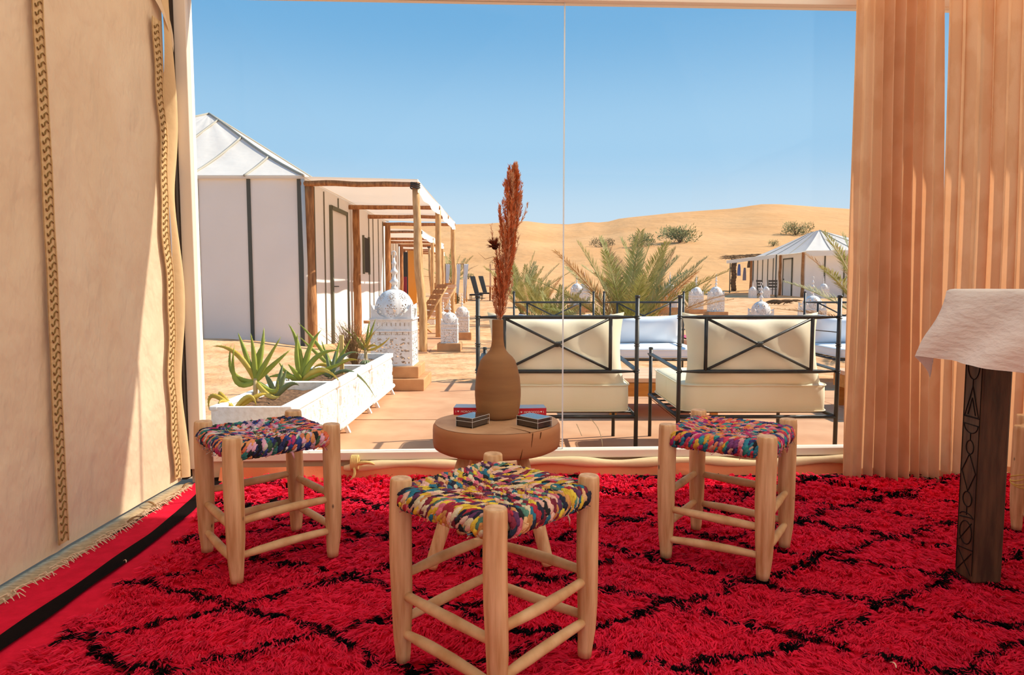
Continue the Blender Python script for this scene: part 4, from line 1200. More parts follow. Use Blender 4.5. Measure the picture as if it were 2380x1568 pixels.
def lantern_meshes(res):
    """unit lantern: 1 wide, body 1.18, dome to 1.92, finial to 2.85"""
    D = {}
    mb = MB(); n = res
    hb = 1.13
    for k in range(4):
        c, s = [(1, 0), (0, 1), (-1, 0), (0, -1)][k]
        mb.grid(lambda u, v: ((u - .5) * c + .5 * s, (u - .5) * s - .5 * c, .02 + hb * v), n, int(n * 1.13), keep=hole_panel)
    D['body_panels'] = mb.mesh('body_panels')
    mb = MB()
    for a in (-1, 1):
        for b in (-1, 1): mb.box((a * .5, b * .5, .58), (.035, .035, 1.16))
    for z, w in ((.015, 1.03), (1.165, 1.06), (.87, 1.02)):
        for k in range(4):
            if k % 2: mb.box(((k - 2) * .5 * w, 0, z), (.03, w, .035))
            else: mb.box((0, (k - 1) * .5 * w, z), (w, .03, .035))
    D['frame_bars'] = mb.mesh('frame_bars')
    # corner plates that carry the dome: pointed spandrels
    mb = MB()
    for k in range(4):
        c, s = [(1, 0), (0, 1), (-1, 0), (0, -1)][k]
        def rot(x, y, z): return (x * c - y * s, x * s + y * c, z)
        for sg in (-1, 1):
            P = [rot(sg * .5, -.5, 1.18), rot(sg * .5, -.5, 1.55), rot(sg * .42, -.5, 1.40), rot(sg * .28, -.5, 1.26), rot(sg * .1, -.5, 1.20), rot(sg * .1, -.5, 1.18)]
            mb.add(P, [(0, 1, 2, 3, 4, 5)])
            mb.add([rot(sg * .5, -.5, 1.55), rot(sg * .42, -.5, 1.40), rot(sg * .345, -.345, 1.45)], [(0, 1, 2)])
    D['corner_plates'] = mb.mesh('corner_plates')
    mb = MB()
    def dome(u, v):
        q = 2 * PI * u + PI / 8; g_ = (u * 8) % 1
        if v < .28: z = 1.14 + .22 * v / .28; r = .488
        else:
            q2 = (v - .28) / .72 * PI / 2 * .97; r = .488 * math.cos(q2) ** .92; z = 1.36 + .55 * math.sin(q2)
        r *= 1 + .022 * math.sin(PI * g_)
        return (r * math.cos(q), r * math.sin(q), z)
    mb.grid(dome, res * 3, int(res * .8), keep=hole_dome)
    D['dome'] = mb.mesh('dome', True)
    mb = MB()
    mb.lathe([(.10, 1.90), (.07, 1.95), (.045, 2.0), (.06, 2.03), (.10, 2.07), (.12, 2.10), (.06, 2.17), (.04, 2.25), (.05, 2.29), (.085, 2.33), (.095, 2.36), (.05, 2.42), (.035, 2.48), (.045, 2.52), (.06, 2.55), (.06, 2.58), (.03, 2.64), (.02, 2.70)], 14)
    mb.tube([(0, 0, 2.68)] + [(.05 * math.sin(q) * 1.0, 0, 2.80 - .07 * math.cos(q)) for q in np.linspace(.3, 5.2, 12)], .016, 6)
    D['finial'] = mb.mesh('finial', True)
    for m in D.values(): m.materials.append(LANT)
    return D
LHI, LLO = lantern_meshes(72), lantern_meshes(30)
def plinth(x, y, z, tiers, label):
    root = empty('plinth', (x, y, z), label=label, cat='plinth')
    zz = 0
    for w, h in tiers:
        mb = MB(); mb.bb((-w / 2, -w / 2, zz), (w / 2, w / 2, zz + h)); mb.build('tier', PLINTH, root, bevel=.008); zz += h
    return z + zz
def lantern(x, y, z, w, label, hi=False, fin=1.0, rz=0):
    root = empty('lantern', (x, y, z), rz, label, 'lantern', 'white pierced lanterns around the camp')
    root.scale = (w, w, w)
    for nm, me in (LHI if hi else LLO).items():
        inst(nm, me, root, scale=(1, 1, 1))
# big one by the planters
LY = 6.72; LX = (917 - 1190) / F_PX * LY
zt = plinth(LX + .02, LY + .0, GROUND, ((.62, .115), (.50, .115)), 'two-step terracotta plinth under the big lantern')
lantern(LX, LY, zt, .395, 'big white pierced lantern by the planters', True)
for (px_, py_, wp, pw, plab, lab) in ((1045, 820, 37, 1.45, 'terracotta block under the left of the two path lanterns', 'white pierced lantern on a block beside the porch posts'),
                       (1074, 790, 31, 1.45, 'terracotta block under the right of the two path lanterns', 'white pierced lantern just right behind its path neighbour'),
                       (1617, 729, 27, 1.5, 'flat terracotta block beside the small dark palm', 'white lantern right of the palm, left of the distant pair'),
                       (1663, 735, 30, 1.5, 'flat terracotta block left of the bundle of branches', 'white lantern right of the palm, right of the distant pair')):
    p = gnd(px_, py_); Yc = p.y + .25; w = wp * Yc / F_PX
    x = (px_ - 1190) / F_PX * Yc
    zt = plinth(x, Yc, gz(Yc) - .02, ((w * pw, .14 + .02),), plab)
    lantern(x, Yc, zt, w, lab)
for (px_, Yc, w, lab, dz) in ((1768, 13.4, .385, 'white domed lantern standing behind the right cream armchair', 0), (1887, 13.2, .385, 'white domed lantern beside the far iron post near the curtain', 0.12), (1556, 21.5, .39, 'white lantern half hidden behind the big palm fronds', .25),
                         (1340, 22, .37, 'pair-left white lantern behind the small palms', .3), (1358, 23, .37, 'pair-right white lantern behind the small palms', .3),
                         (1748, 36.5, .33, 'grey-white lantern at the foot of the palm-trunk post', 0), (1779, 36.5, .33, 'grey-white lantern under the right tent awning', 0), (1912, 36.0, .42, 'grey-white lantern in front of the right tent wall', 0),
                         (1000, 17.2, .25, 'small white lantern at the second porch', .0), (1037, 23, .30, 'small white lantern between the porch posts', .1), (1030, 14.3, .26, 'small white lantern beside the folding lounger', .0)):
    lantern((px_ - 1190) / F_PX * Yc, Yc, gz(Yc) + dz - .01, w, lab)
    if dz > .05:
        x = (px_ - 1190) / F_PX * Yc
        plinth(x, Yc, gz(Yc) - .03, ((w * 1.4, dz + .02),), 'sandy block raising the ' + lab.split(' lantern')[0].replace('white ', '').replace('pair-', '') + ' lantern ' + lab.split(' lantern')[1].strip()[:60])

# ------------------------------------------------------------------ tents with porches
def log(mb, a, b, r, n=14, seed=0, wob=.02):
    a, b = Vector(a), Vector(b); d = b - a; L = d.length; x = d.orthogonal().normalized(); y = d.cross(x).normalized()
    P = []; rad = []
    for i in range(n + 1):
        t = i / n
        P.append(a + d * t + x * (wob * nz(t * 2.5, seed, 1) * math.sin(PI * t) * 2) + y * (wob * nz(t * 2.5, seed, 9) * math.sin(PI * t) * 2))
        rad.append(r * (1.08 - .18 * t + .12 * nz(t * 6, seed * 3.1, 4)))
    return mb.tube(P, rad, 9)
def camp_tent(label, door=True):
    """porch tent, front-right wall corner at the origin; walls run to -x and +y, porch on the +x side"""
    root = empty('porch_tent', (0, 0, 0), label=label, cat='tent', group='white porch tents in a row')
    W_, L_, Hh = 5.9, 6.75, 2.66
    mb = MB()
    mb.grid(lambda u, v: (-W_ * u, .0 - .012 * math.sin(PI * v) * math.sin(u * 7 * PI) ** 2 + .006 * nz(u * 20, v * 4) + (.02 * math.sin((u * 12 + v * 2.5) * PI) * (1 - u * 6) if u < .16 else 0) * v, -.05 + (Hh + .05) * v), 80, 16)
    mb.build('front_wall', TENTW, root, smooth=True)
    mb = MB(); mb.grid(lambda u, v: (.0 + .006 * nz(u * 20, v * 4, 3), L_ * u, -.05 + (Hh + .05) * v), 60, 10, keep=None); mb.build('porch_wall', TENTW, root, smooth=True)
    mb = MB(); mb.add([(-W_, 0, -.05), (-W_, L_, -.05), (-W_, L_, Hh), (-W_, 0, Hh)], [(0, 1, 2, 3)]); mb.add([(0, L_, -.05), (-W_, L_, -.05), (-W_, L_, Hh), (0, L_, Hh)], [(0, 1, 2, 3)]); mb.build('rear_wall', TENTW, root)
    pk = Vector((-2.85, 3.37, 4.44)); e = .06
    cs = [Vector((e, -e, Hh)), Vector((-W_ - e, -e, Hh)), Vector((-W_ - e, L_ + e, Hh)), Vector((e, L_ + e, Hh))]
    for k in range(4):
        a, b = cs[k], cs[(k + 1) % 4]
        def slope(u, v, a=a, b=b):
            p = a.lerp(b, u).lerp(pk, v)
            return p + Vector((0, 0, -.10 * math.sin(PI * v) * (1 - v) - .015 * math.sin(PI * v) * abs(math.sin(u * 7 * PI))))
        mb = MB(); mb.grid(slope, 28, 14); mb.build('roof_panel', TENTR, root, smooth=True)
        mb = MB(); mb.tube([a.lerp(pk, t) + Vector((0, 0, -.10 * math.sin(PI * t) * (1 - t) + .012)) for t in np.linspace(0, 1, 12)], .022, 6); mb.build('hip_seam', ROOFSEAM, root, smooth=True)
    # roof seams on the front slope
    for k in range(1, 4):
        x = -.83 * k; t_ = (-x) / 2.85
        mb = MB(); P = []
        for t in np.linspace(0, min(t_, .98), 10):
            z0 = Hh + (pk.z - Hh) * t; y0 = -e + (pk.y + e) * t
            P.append((x, y0, z0 - .10 * math.sin(PI * t) * (1 - t) + .012))
        mb.tube(P, .020, 5); mb.build('roof_seam', ROOFSEAM, root, smooth=True)
    # dark vertical seams
    for x in (-.02, -.79, -1.58, -2.39, -3.2):
        w = .055 if x < -.1 else .075
        mb = MB(); mb.bb((x - w / 2, -.022, -.05), (x + w / 2, -.008, Hh)); mb.build('wall_seam', SEAM, root)
    mb = MB(); mb.bb((-W_, -.05, Hh - .03), (.06, -.012, Hh + .02)); mb.build('eave_band', TENTR, root)
    mb = MB(); mb.tube([(.035, -.02, -.05), (.045, -.01, Hh * .5), (.03, -.02, Hh)], .03, 7); mb.build('corner_roll', TENTR, root, smooth=True)
    for y in (.62, 1.18, 3.55, 4.7, 5.15, 5.75, 6.3):
        mb = MB(); mb.bb((.004, y - .010, -.02), (.018, y + .010, Hh - .05)); mb.build('wall_seam', M('olive_seam', '#6d6450', .85), root)
    # door
    d = MB(); d.bb((.004, 1.58, .0), (.028, 2.62, 2.36)); dr = d.build('door', TENTW, root)
    m2 = M('door_frame_grey', '#6b6a58', .8)
    for a, b in (((.0, 1.52, 0), (.05, 1.58, 2.43)), ((.0, 2.62, 0), (.05, 2.68, 2.43)), ((.0, 1.52, 2.36), (.05, 2.68, 2.43))):
        f = MB(); f.bb(a, b); f.build('door_frame', m2, dr)
    f = MB(); f.tube([(.03, 1.66, 1.02), (.08, 1.66, 1.02), (.08, 1.76, 1.02)], .011, 6); f.build('handle', SEAM, dr)
    f = MB(); f.bb((.004, 2.1, 2.43), (.018, 2.13, 2.62)); f.build('wall_seam', m2, dr)
    w_ = MB(); w_.bb((.002, 4.12, 1.33), (.03, 4.62, 2.07)); wo = w_.build('window_mesh', DARK, root)
    f = MB(); f.bb((.0, 4.07, 1.29), (.04, 4.12, 2.11)); f.bb((.0, 4.62, 1.29), (.04, 4.67, 2.11)); f.build('window_frame', m2, wo)
    # porch
    px0, pw = .10, 1.72
    ys = (.05, 3.1, 6.45)
    for i, y in enumerate(ys):
        mb = MB(); log(mb, (px0, y, -.05), (px0 + .0, y, Hh - .08), .075, seed=i + 1, wob=.05); mb.build('wall_post', LOG, root, smooth=True)
        mb = MB(); log(mb, (pw + .10 * (i == 0), y - .05, -.05), (pw + .0, y, 2.52), .062, seed=i + 7, wob=.04); mb.build('porch_post', LOGL, root, smooth=True)
    for i, y in enumerate((.0, 2.95, 4.7, 6.45)):
        mb = MB(); log(mb, (px0 - .1, y, Hh - .10), (pw + .06, y, 2.55), .042, seed=i + 20, wob=.02); mb.build('porch_beam', LOG, root, smooth=True)
    mb = MB(); mb.grid(lambda u, v: (.02 + (pw + .02) * u, -.05 + 6.6 * v, Hh + .0 - (Hh - 2.62) * u - .05 * math.sin(PI * u) * abs(math.sin(v * 3 * PI))), 14, 40); mb.build('porch_canopy', TENTR, root, smooth=True)
    mb = MB(); mb.grid(lambda u, v: (pw + .045 + .012 * math.sin(u * 40) * v, -.05 + 6.6 * u, 2.625 - (.20 + .015 * math.sin(u * 23)) * v - .04 * math.sin(PI * ((u * 2) % 1))), 60, 3); mb.build('fascia', TENTR, root, smooth=True)
    mb = MB()
    for a in range(3): mb.tube([(pw + .07 * math.cos(q), .0 + .07 * math.sin(q), 2.50 + .03 * a + .01 * math.sin(q * 2)) for q in np.linspace(0, 2 * PI, 12)], .012, 5)
    mb.build('rope_lashing', DARK, root, smooth=True)
    mb = MB(); mb.bb((.05, -.1, -.1), (1.9, 6.7, .02)); mb.build('porch_slab', TERR, root, bevel=.01)
    return root
t1 = camp_tent('large white porch tent at the left, nearest the window')
t1.location = (-3.18, 10.2, GROUND)
t2 = copy_tree(t1); t2.location = (-4.46, 20.0, gz(20)); tag(t2, 'second white porch tent, behind the first')
t3 = copy_tree(t1); t3.location = (-5.45, 30.2, gz(30)); tag(t3, 'third white porch tent, farthest of the row')
od = empty('orange_door_leaf', (-4.05, 27.2, gz(27)), label='orange door leaf standing open between the far porches', cat='door')
mb = MB(); mb.bb((-.17, 0, 0), (.17, .06, 2.25)); mb.build('leaf', ORDOOR, od)
mb = MB(); mb.bb((-.40, .08, .0), (-.19, .12, 2.2)); mb.build('opening_shade_panel', DARK, od)  # dark panel painting the shade inside the doorway
mb = MB(); mb.grid(lambda u, v: (-.38 + .14 * u, .06 + .01 * math.sin(u * 20), .1 + 1.1 * v), 10, 4); mb.build('red_textile', REDC, od)
mb = MB(); mb.bb((-.62, .08, .0), (-.44, .14, 2.25)); mb.build('door_jamb', TENTW, od)

# wooden folding lounger by the first porch
def lounger(x, y, z, rz, label, m=PINKW, s=1.0):
    root = empty('folding_lounger', (x, y, z), rz, label, 'lounger')
    root.scale = (s, s, s)
    for a in (-.28, .28):
        for P in (((a, -.5, .33), (a, .6, .30)), ((a, .35, 0), (a, -.1, .33)), ((a, -.45, 0), (a, .05, .34)), ((a, .5, .30), (a, .95, 1.0))):
            mb = MB(); mb.tube(P, .022, 6); mb.build('frame_bar', LOGL, root, smooth=True)
    for i in range(9):
        mb = MB(); mb.bb((-.30, -.5 + .115 * i, .345), (.30, -.41 + .115 * i, .365)); mb.build('slat', m, root)
    for i in range(7):
        t = i / 7; y0 = .53 + .45 * t; z0 = .36 + .7 * t
        mb = MB(); mb.add([(-.30, y0, z0), (.30, y0, z0), (.30, y0 + .045, z0 + .075), (-.30, y0 + .045, z0 + .075), (-.30, y0 - .015, z0 + .01), (.30, y0 - .015, z0 + .01), (.30, y0 + .03, z0 + .085), (-.30, y0 + .03, z0 + .085)], [(0, 1, 2, 3), (7, 6, 5, 4), (0, 4, 5, 1), (2, 6, 7, 3), (1, 5, 6, 2), (3, 7, 4, 0)]); mb.build('slat', m, root)
    return root
lounger(-2.2, 12.4, GROUND + .02, -1.15, 'wooden folding lounger under the first porch', LOG)
lounger(-2.2, 14.6, GROUND + .02, -1.0, 'pale folding lounger deeper under the first porch')

# distant loungers, table, curtained frame, posts
def sunbed(px_, Y, label, rz=0):
    x = (px_ - 1190) / F_PX * Y
    root = empty('sunbed', (x, Y, gz(Y)), rz, label, 'sunbed', 'black sunbeds far out on the sand')
    mb = MB(); mb.bb((-.32, -.9, .22), (.32, .5, .30)); mb.build('base', LAWNB, root, bevel=.03)
    mb = MB(); mb.add([(-.12, .45, .28), (.12, .45, .28), (-.12, .53, .28), (.12, .53, .28), (-.42, 1.1, 1.22), (-.14, 1.1, 1.22), (-.42, 1.18, 1.22), (-.14, 1.18, 1.22)], [(0, 1, 5, 4), (2, 6, 7, 3), (0, 4, 6, 2), (1, 3, 7, 5), (4, 5, 7, 6), (0, 2, 3, 1)]); mb.build('backrest', LAWNB, root, bevel=.03)
    for a in (-.28, .28):
        for y in (-.8, .4):
            mb = MB(); mb.tube([(a, y, 0), (a, y, .24)], .02, 6); mb.build('leg', LAWNB, root)
sunbed(1108, 34, 'left black sunbed with raised back beyond the plume'); sunbed(1127, 36.6, 'right black sunbed with raised back beyond the plume')
Y = 33; x = (1158 - 1190) / F_PX * Y
root = empty('picnic_table', (x, Y, gz(Y)), label='small wooden picnic table behind the rust plume', cat='table')
mb = MB(); mb.bb((-.6, -.4, .68), (.6, .4, .74)); mb.build('top', PINKW, root)
for a in (-.4, .4):
    for s_ in (-1, 1):
        mb = MB(); mb.tube([(a, s_ * .35, 0), (a, -s_ * .2, .68)], .035, 6); mb.build('leg', LOG, root)
Y = 30; x0 = (1036 - 1190) / F_PX * Y; x1 = (1079 - 1190) / F_PX * Y
root = empty('curtained_frame', ((x0 + x1) / 2, Y, gz(Y)), label='white curtained shade frame far behind the porch posts', cat='shade frame')
w = (x1 - x0)
for sx in (-.5, .5):
    for y in (0, 1.6):
        mb = MB(); log(mb, (sx * w, y, 0), (sx * w, y, 1.78), .035, n=5, seed=sx * 3 + y); mb.build('post', LOGL, root, smooth=True)
mb = MB(); mb.bb((-w / 2, -.02, 1.72), (w / 2, .02, 1.77)); mb.build('top_rail', LOGL, root)
for sx, tw in ((-.5, .22), (.08, .22), (.46, .24)):
    mb = MB(); mb.grid(lambda u, v: (sx * w + tw * u * (.4 + .6 * v) + .0, -.03 + .03 * math.sin(u * 18), .2 + 1.55 * v), 16, 8); mb.build('drape', CUSHW, root, smooth=True)
for k, (px_, hgt, lab) in enumerate(((1140, 1.35, 'pale post with crossbar standing on the sand beside the thistle'),)):
    Y = 41; root = empty('sand_post', ((px_ - 1190) / F_PX * Y, Y, gz(Y)), label=lab, cat='post')
    mb = MB(); mb.bb((-.05, -.05, 0), (.05, .05, 1.9)); mb.build('upright', PINKW, root); mb = MB(); mb.bb((-.28, -.03, 1.55), (.28, .03, 1.62)); mb.build('crossbar', PINKW, root)
for k, px_ in enumerate((1026, 1056)):
    Y = 31.2 - k; root = empty('wooden_chair', ((px_ - 1190) / F_PX * Y, Y - 2, gz(Y)), .3 * k, ('left', 'right')[k] + ' small wooden chair in front of the curtained shade frame', 'chair')
    for a in (-.2, .2):
        for y in (-.2, .2):
            mb = MB(); mb.tube([(a, y, 0), (a, y, .45 if y < 0 else .9)], .025, 6); mb.build('leg', ORANGEW, root)
    mb = MB(); mb.bb((-.23, -.23, .42), (.23, .23, .47)); mb.build('seat', ORANGEW, root)
    mb = MB(); mb.bb((-.22, .18, .62), (.22, .22, .88)); mb.build('backrest', ORANGEW, root)

# ------------------------------------------------------------------ right-hand tent
RY = 38.0; RX = (1868 - 1190) / F_PX * RY; RZ = gz(RY) - .02
rt = empty('corner_tent', (RX, RY, RZ), label='white hip-roofed tent at the right with timber posts and awning', cat='tent')
W_, L_, Hh = 6.0, 8.5, 2.55
mb = MB(); mb.grid(lambda u, v: (W_ * u, .02 * nz(u * 14, v * 3), Hh * v), 30, 6); mb.build('front_wall', TENTW, rt, smooth=True)
mb = MB(); mb.grid(lambda u, v: (0, L_ * u, Hh * v), 30, 6); mb.build('porch_wall', TENTW, rt, smooth=True)
mb = MB(); mb.add([(W_, 0, 0), (W_, L_, 0), (W_, L_, Hh), (W_, 0, Hh)], [(0, 1, 2, 3)]); mb.add([(0, L_, 0), (W_, L_, 0), (W_, L_, Hh), (0, L_, Hh)], [(0, 1, 2, 3)]); mb.build('rear_wall', TENTW, rt)
pk0, pk1 = Vector((2.1, 3.0, 4.05)), Vector((2.5, 5.5, 4.05))
cs = [Vector((-.1, -.1, Hh)), Vector((W_ + .1, -.1, Hh)), Vector((W_ + .1, L_ + .1, Hh)), Vector((-.1, L_ + .1, Hh))]
for nm, q in (('roof_panel', (cs[0], cs[1], pk0, pk0)), ('roof_panel', (cs[3], cs[0], pk0, pk1)), ('roof_panel', (cs[1], cs[2], pk1, pk0)), ('roof_panel', (cs[2], cs[3], pk1, pk1))):
    mb = MB(); mb.grid(lambda u, v: q[0].lerp(q[1], u).lerp(q[3].lerp(q[2], u), v) + Vector((0, 0, -.05 * math.sin(PI * v) - .02 * abs(math.sin(u * 6 * PI)) * math.sin(PI * v))), 36, 8); mb.build(nm, TENTR, rt, smooth=True)
    for u in (.25, .5, .75):
        mb = MB(); mb.tube([q[0].lerp(q[1], u).lerp(q[3].lerp(q[2], u), v) + Vector((0, 0, -.05 * math.sin(PI * v) + .01)) for v in np.linspace(0, 1, 6)], .018, 5); mb.build('roof_seam', ROOFSEAM, rt)
for x in (1.1, 2.2):
    mb = MB(); mb.bb((x - .035, -.04, 0), (x + .035, -.01, Hh)); mb.build('wall_seam', SEAM, rt)
for y in (4.6, 5.5, 6.4, 7.3):
    mb = MB(); mb.bb((-.04, y - .03, 0), (-.01, y + .03, Hh)); mb.build('wall_seam', SEAM, rt)
d = MB(); d.bb((-.05, 1.7, .0), (-.01, 2.9, 2.25)); dr = d.build('door', TENTW, rt)
f = MB(); f.bb((-.08, 1.64, 0), (-.01, 1.7, 2.32)); f.bb((-.08, 2.9, 0), (-.01, 2.96, 2.32)); f.bb((-.08, 1.64, 2.25), (-.01, 2.96, 2.32)); f.build('door_frame', SEAM, dr)
f = MB(); f.bb((-.10, 2.78, 1.0), (-.03, 2.82, 1.1)); f.build('handle', SEAM, dr)
for i, (x, y) in enumerate(((-.1, .1), (-.1, 3.3), (-.1, 8.3), (2.55, -.12))):
    mb = MB(); log(mb, (x, y, 0), (x, y, Hh), .11 if i == 3 else .08, seed=i + 31, wob=.05); mb.build('wall_post', LOG, rt, smooth=True)
for i, y in enumerate((.0, 3.6, 8.0)):
    mb = MB(); mb.tube([(-1.65, y, 0), (-1.65, y, 2.42)], .035, 6); mb.build('awning_pole', SEAM, rt, smooth=True)
mb = MB(); mb.grid(lambda u, v: (-1.75 * (1 - u), -.15 + 8.6 * v, 2.44 + (Hh - 2.40) * u - .05 * math.sin(PI * u)), 10, 20); mb.build('awning', TENTR, rt, smooth=True)
mb = MB(); mb.grid(lambda u, v: (-1.77, -.15 + 8.6 * u, 2.45 - .22 * v - .03 * math.sin(PI * ((u * 2) % 1))), 30, 3); mb.build('valance', TENTR, rt, smooth=True)
mb = MB(); mb.grid(lambda u, v: (-.3 + (W_ + .4) * u, -.75 + .02 * math.sin(u * 30), Hh + .05 - .30 * v + .10 * u), 30, 3); mb.build('valance', TENTR, rt, smooth=True)
mb = MB(); mb.grid(lambda u, v: (-.3 + (W_ + .4) * u, -.75 + .75 * v, Hh + .05 + .10 * u * (1 - v)), 10, 3); mb.build('front_awning', TENTR, rt, smooth=True)
# pergola with palm-trunk posts
Y = 48.0; x0 = (1703 - 1190) / F_PX * Y
pg = empty('thatched_pergola', (x0, Y, gz(Y)), label='thatched pergola on two palm-trunk posts left of the right tent', cat='pergola')
for i, (x, r) in enumerate(((0, .17), (1.46, .24))):
    mb = MB(); P = []; rad = []
    for k in range(23): P.append((x + .03 * math.sin(k * .7 + i), 0, .108 * k)); rad.append(r * (1.0 if k % 2 else 1.16))
    mb.tube(P, rad, 9); mb.build('trunk_post', PALMT, pg)
mb = MB(); log(mb, (-.2, 0, 2.30), (2.6, .1, 2.34), .09, seed=3); mb.build('beam', PALMT, pg, smooth=True)
mb = MB(); rr = random.Random(6)
for k in range(300):
    x = rr.uniform(-.6, 2.7); y = rr.uniform(-.5, 1.3); z = 2.42 + rr.uniform(0, .22) + .05 * x; q = rr.uniform(-.5, .5) + (PI if rr.random() < .5 else 0)
    mb.tube([(x, y, z), (x + .25 * math.cos(q), y + .25 * math.sin(q), z + .03), (x + .5 * math.cos(q), y + .5 * math.sin(q), z - .05)], [.018, .022, .004], 4, flat=.4)
tag(mb.build('thatch', THATCH, pg), kind='stuff')
for k, (x, z0, z1, m, lab) in enumerate(((.32, 1.18, 2.0, NAVY, 'blue cloth hanging under the pergola beside the left trunk post'), (.72, .85, 1.75, GREYC, 'grey cloth hanging under the pergola in the middle'), (1.02, 1.75, 2.25, THATCH, 'brown frond bundle hanging under the pergola'))):
    mb = MB(); w = .13
    mb.grid(lambda u, v: (x + (u - .5) * w * 2 * (1 - .5 * v), -.12 + .05 * math.sin(u * 9 + v * 3), z0 + (z1 - z0) * v), 12, 8)
    o = mb.build('hanging_cloth', m, smooth=True, loc=(x0, Y - .05, gz(Y))); tag(o, lab, 'cloth')
def slat_chair(px_, Y, rz, label):
    root = empty('slatted_chair', ((px_ - 1190) / F_PX * Y, Y, gz(Y)), rz, label, 'chair', 'dark slatted chairs by the right tent')
    for a in (-.22, .22):
        for P in (((a, -.2, 0), (a, .05, .45), (a, .16, .98)), ((a, .22, 0), (a, -.2, .45))):
            mb = MB(); mb.tube(P, .018, 6); mb.build('leg', SEAM, root)
    for i in range(3):
        mb = MB(); mb.bb((-.24, .07 + .035 * i, .55 + .16 * i), (.24, .10 + .035 * i, .65 + .16 * i)); mb.build('back_slat', M('dark_slat', '#4a4038', .8), root)
    for i in range(4):
        mb = MB(); mb.bb((-.24, -.2 + .1 * i, .44), (.24, -.12 + .1 * i, .46)); mb.build('seat_slat', M('dark_slat', '#4a4038', .8), root)
slat_chair(1768, 37.4, .5, 'dark slatted chair beside the palm-trunk post'); slat_chair(1794, 37.2, -.4, 'dark slatted chair facing sideways before the white tent wall')
# bundle of branches and pink mat
p = gnd(1735, 700); root = empty('branch_bundle', (p.x, p.y - 4, gz(p.y - 4)), label='low bundle of dry branches on the sand left of the right tent', cat='branches')
rr = random.Random(8)
for k in range(26):
    mb = MB(); x = rr.uniform(-.6, .2); y = rr.uniform(-.3, .3); q = rr.uniform(-.3, .3)
    mb.tube(bez((x, y, .04 + rr.random() * .1), (x + .35, y + .2 * q, .2 + rr.random() * .12), (x + .8, y + .4 * q, .05 + rr.random() * .2), 5), [.02, .02, .018, .014, .01, .005], 5); mb.build('branch', THATCH, root)
Y = 11.6; mb = MB(); mb.grid(lambda u, v: (3.05 + .75 * u, Y + .7 * v, .02 + .01 * math.sin(u * 9)), 12, 8)
mb.grid(lambda u, v: (3.05 + .75 * u, Y + .7 * v, .005), 12, 8)
bm = MB(); bm.bb((2.95, 11.4, GROUND - .02), (4.2, 12.5, .0)); tag(bm.build('low_bench', PINKW, bevel=.01), 'low pale bench platform behind the far armchairs', 'bench')
tag(mb.build('pink_mat', MAGENTA, smooth=True), 'pink striped mat lying on the low bench platform', 'mat')

# ------------------------------------------------------------------ palms and shrubs
def frond(mb, base, d_out, d_up, L, droop, rr, leafl=.28, w=.0075, dead=False):
    d = Vector((d_out[0], d_out[1], 0)).normalized()
    P = []
    n = 16
    for i in range(n + 1):
        t = i / n
        P.append(Vector(base) + d * (L * (d_out[2] * t + .12 * t * t)) + Vector((0, 0, L * (d_up * t - droop * t * t))))
    mb.tube(P, [.012 * (1 - .85 * i / n) * (L / 1.2) for i in range(n + 1)], 4, cap=False)
    nl = int(52 * L / 1.2) + 10
    for i in range(nl):
        t = .16 + .84 * i / nl; f = t * n; k = min(int(f), n - 1); p = P[k].lerp(P[k + 1], f - k); dr = (P[k + 1] - P[k]).normalized()
        side = dr.cross(Vector((0, 0, 1))); side = side.normalized() if side.length > .05 else Vector((1, 0, 0))
        nrm_ = side.cross(dr).normalized()
        ll = leafl * (.55 + .6 * math.sin(PI * min(1, t * .9 + .1))) * rr.uniform(.8, 1.15) * (1 - .45 * t * t)
        for sg in (-1, 1):
            ld = (dr * .95 + side * sg * rr.uniform(.55, .85) + nrm_ * rr.uniform(.05, .5) + Vector((0, 0, -.12 if dead else 0))).normalized()
            wv = ld.cross(nrm_).normalized() * w
            mid = p + ld * ll * .45; tip = p + ld * ll + Vector((0, 0, -.10 * ll))
            mb.add([p, mid - wv, mid + wv, tip], [(0, 2, 1), (1, 2, 3)])
def palm(x, y, z, L, nf, label, seed, group='young date palms on the sand', trunk=.25, elmin=.35, sp=1.0, dead=.25, leafl=.28):
    rr = random.Random(seed)
    root = empty('date_palm', (x, y, z), label=label, cat='palm', group=group)
    mb = MB(); P = [(0, 0, -.05), (.01, 0, trunk * .5), (0, 0, trunk), (0, 0, trunk * 1.2)]
    mb.tube(P, [.11 * L / 1.6, .10 * L / 1.6, .08 * L / 1.6, .03], 10); mb.build('trunk', PALMT, root, smooth=True)
    for k in range(nf):
        q = 2.399 * k + rr.uniform(-.2, .2); t = (k + .5) / nf
        el = elmin + (1.45 - elmin) * (1 - t) ** .9 + rr.uniform(-.08, .08)
        mb = MB(); isd = rr.random() < dead * t * 1.6
        frond(mb, (.03 * math.cos(q), .03 * math.sin(q), trunk * rr.uniform(.7, 1.1)), (math.cos(q), math.sin(q), math.cos(el) * sp), math.sin(el) * 1.12, L * rr.uniform(.85, 1.1), .12 + .10 * t, rr, leafl=leafl, dead=isd)
        mb.build('frond', PALMB if isd else PALMG, root)
    return root
palm((1455 - 1190) / F_PX * 11.2, 11.2, GROUND - .05, 1.85, 26, 'big young date palm with spreading fronds behind the far armchairs', 21, trunk=.22, leafl=.34)
palm((1505 - 1190) / F_PX * 12.6, 12.6, GROUND, 1.75, 14, 'dense date palm standing just behind the big palm', 22, trunk=.2, elmin=.6, dead=.6)
palm((1290 - 1190) / F_PX * 12.5, 12.5, GROUND - .05, .98, 18, 'small low palm left of the glass joint', 23, trunk=.1, leafl=.22)
palm((1248 - 1190) / F_PX * 17, 17, GROUND, 1.25, 14, 'thin pale palm left of the low palm', 24, trunk=.12, elmin=.6, leafl=.25)
